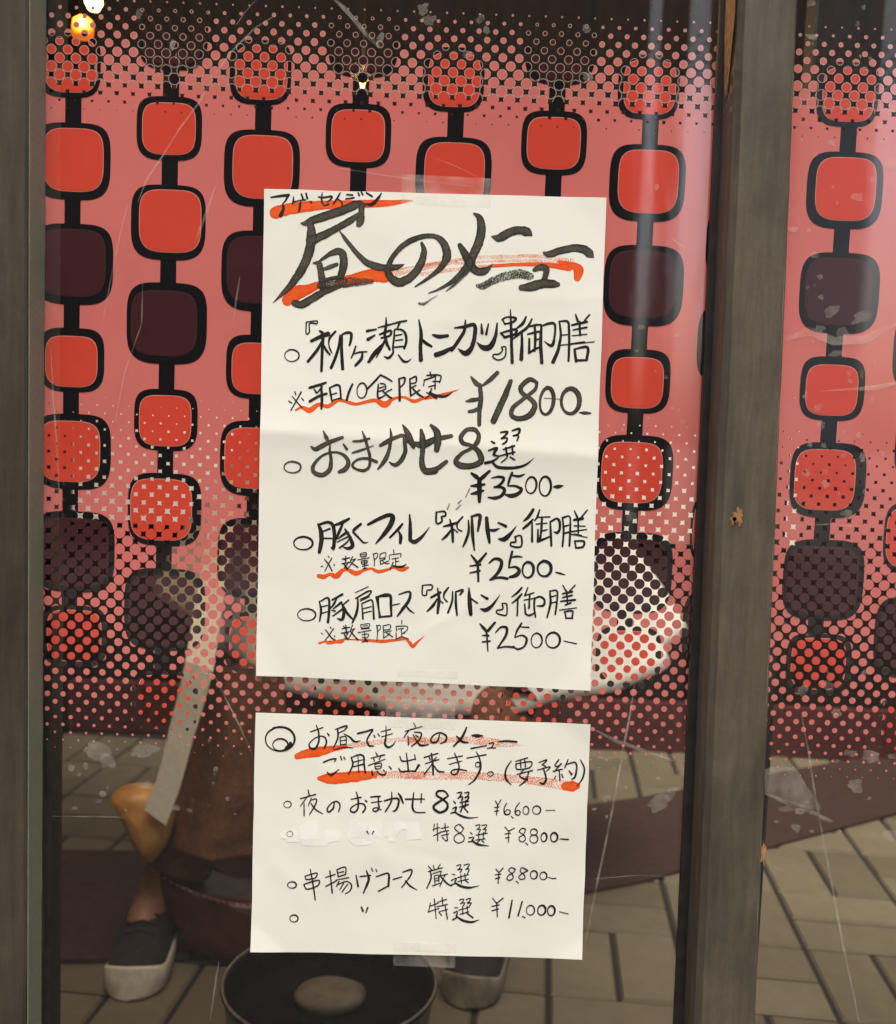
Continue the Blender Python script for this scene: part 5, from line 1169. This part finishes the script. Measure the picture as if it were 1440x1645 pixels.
for kn, hx, en in ((knL, bxc - .10, px3(290, 1395, 1.0)), (knR, bxc + .10, (0.09, 1.05, 0.22))):
    pts, rad = [], []
    A, B, C_ = Vector((hx, 1.34, .48)), Vector(kn), Vector(en)
    for k in range(10):
        t = k / 9
        pts.append(A.lerp(B, t)); rad.append(.100 - .032 * t)
    for k in range(1, 14):
        t = k / 13
        pts.append(B.lerp(C_, t) + Vector((0, 0.012 * math.sin(t * 3.1), 0))); rad.append(.066 - .008 * t + .0035 * noise.noise((t * 5, kn[0], 2)))
    mb.tube(pts, rad, 24)
mb.build('trousers', M_brown, ps, True)
# a brown coat front hanging below the smock, with soft vertical folds
v, f = [], []
lf = [(322, 1070), (308, 1150), (296, 1220), (284, 1290), (272, 1345), (266, 1376)]
rg = [(450, 1080), (455, 1150), (458, 1220), (460, 1290), (460, 1345), (460, 1392)]
nu = 36
for side in (0, 1):
    for j in range(26):
        t = j / 25 * 5
        q = min(4, int(t)); r = t - q
        for i in range(nu + 1):
            s_ = i / nu
            x = (lf[q][0] * (1 - r) + lf[q + 1][0] * r) * (1 - s_) + (rg[q][0] * (1 - r) + rg[q + 1][0] * r) * s_
            y = (lf[q][1] * (1 - r) + lf[q + 1][1] * r) * (1 - s_) + (rg[q][1] * (1 - r) + rg[q + 1][1] * r) * s_
            Y = 0.905 + 0.010 * math.sin(s_ * 8 + 0.35 * t) * (0.3 + t / 6) + 0.006 * noise.noise((s_ * 5, t * 1.2, 4)) + 0.05 * abs(s_ - 0.4) + side * 0.006
            X, Z = P(x, y, 0.905)
            v.append((X, Y, Z))
w1_ = nu + 1
for side in (0, 1):
    o_ = side * 26 * w1_
    for j in range(25):
        for i in range(nu):
            f.append((o_ + j * w1_ + i, o_ + j * w1_ + i + 1, o_ + (j + 1) * w1_ + i + 1, o_ + (j + 1) * w1_ + i))
o_ = 26 * w1_
for j in range(25):
    for i in (0, nu):
        f.append((j * w1_ + i, (j + 1) * w1_ + i, o_ + (j + 1) * w1_ + i, o_ + j * w1_ + i))
for i in range(nu):
    f.append((25 * w1_ + i, 25 * w1_ + i + 1, o_ + 25 * w1_ + i + 1, o_ + 25 * w1_ + i))
mesh_obj('coat', v, f, M_brown, ps, smooth=True)
def shoe(toe, yaw, parent, sole_m=None):
    """canvas shoe: toe at the given floor point, length running back along yaw"""
    L_, W_ = 0.265, 0.052
    d = Vector((math.sin(yaw), math.cos(yaw), 0))
    s = Vector((d.y, -d.x, 0))
    def half(t):   # half width along the length, 0 at the toe
        return W_ * (max(0, 1 - (1 - t / 0.19) ** 2) ** 0.5 if t < 0.19 else 1.0) * (1 - 0.22 * max(0, (t - 0.35)) ) * (1 if t < 0.9 else max(0.05, 1 - ((t - 0.9) / 0.1) ** 2) ** 0.5)
    ts = [0.0, 0.006, 0.018, 0.04, 0.08, 0.14, 0.22, 0.35, 0.5, 0.65, 0.8, 0.9, 0.95, 0.985, 0.999]
    T = Vector((toe[0], toe[1], 0.004))
    def loft(rows, name, m, par):
        v = []
        nn = len(rows[0])
        for r in rows:
            v += r
        f = [(j * nn + i, j * nn + i + 1, (j + 1) * nn + i + 1, (j + 1) * nn + i) for j in range(len(rows) - 1) for i in range(nn - 1)]
        return mesh_obj(name, v, f, m, par, smooth=True)
    rows = []
    for t in ts:
        h = half(t) * 1.06
        zs = 0.040 + 0.022 * max(0, 1 - t / 0.2)      # rubber toe bumper is higher
        P0 = T + d * (L_ * t)
        rows.append([tuple(P0 + s * (h * q) + Vector((0, 0, z))) for q, z in ((-0.9, 0), (-1, 0.006), (-1, zs - 0.005), (-0.93, zs), (0.93, zs), (1, zs - 0.005), (1, 0.006), (0.9, 0), (-0.9, 0))])
    up = []
    for t in ts[1:]:
        h = half(t) * 1.0
        hz = 0.058 + 0.052 * min(1, max(0, (t - 0.05) / 0.45)) + 0.018 * max(0, t - 0.5)
        P0 = T + d * (L_ * t)
        r = []
        for i in range(11):
            a = math.pi * i / 10
            r.append(tuple(P0 + s * (h * math.cos(a) * (1 if abs(math.cos(a)) > .6 else 1)) + Vector((0, 0, 0.03 + (hz - 0.03) * math.sin(a) ** 0.65))))
        up.append(r)
    u = loft(up, 'shoe', M_shoe, parent)
    loft(rows, 'sole', sole_m or M_rubber, u)
    mb = MB()
    for k in range(4):
        t = 0.30 + 0.07 * k
        hz = 0.058 + 0.052 * min(1, max(0, (t - 0.05) / 0.45))
        P0 = T + d * (L_ * t) + Vector((0, 0, hz + 0.003))
        mb.tube([P0 - s * 0.028 - Vector((0, 0, .007)), P0, P0 + s * 0.028 - Vector((0, 0, .007))], 0.0028, 6)
    mb.build('laces', M_shoe, u)
    return u
tl = G(207, 1612)
shoe((tl[0], tl[1]), math.radians(-4), ps)
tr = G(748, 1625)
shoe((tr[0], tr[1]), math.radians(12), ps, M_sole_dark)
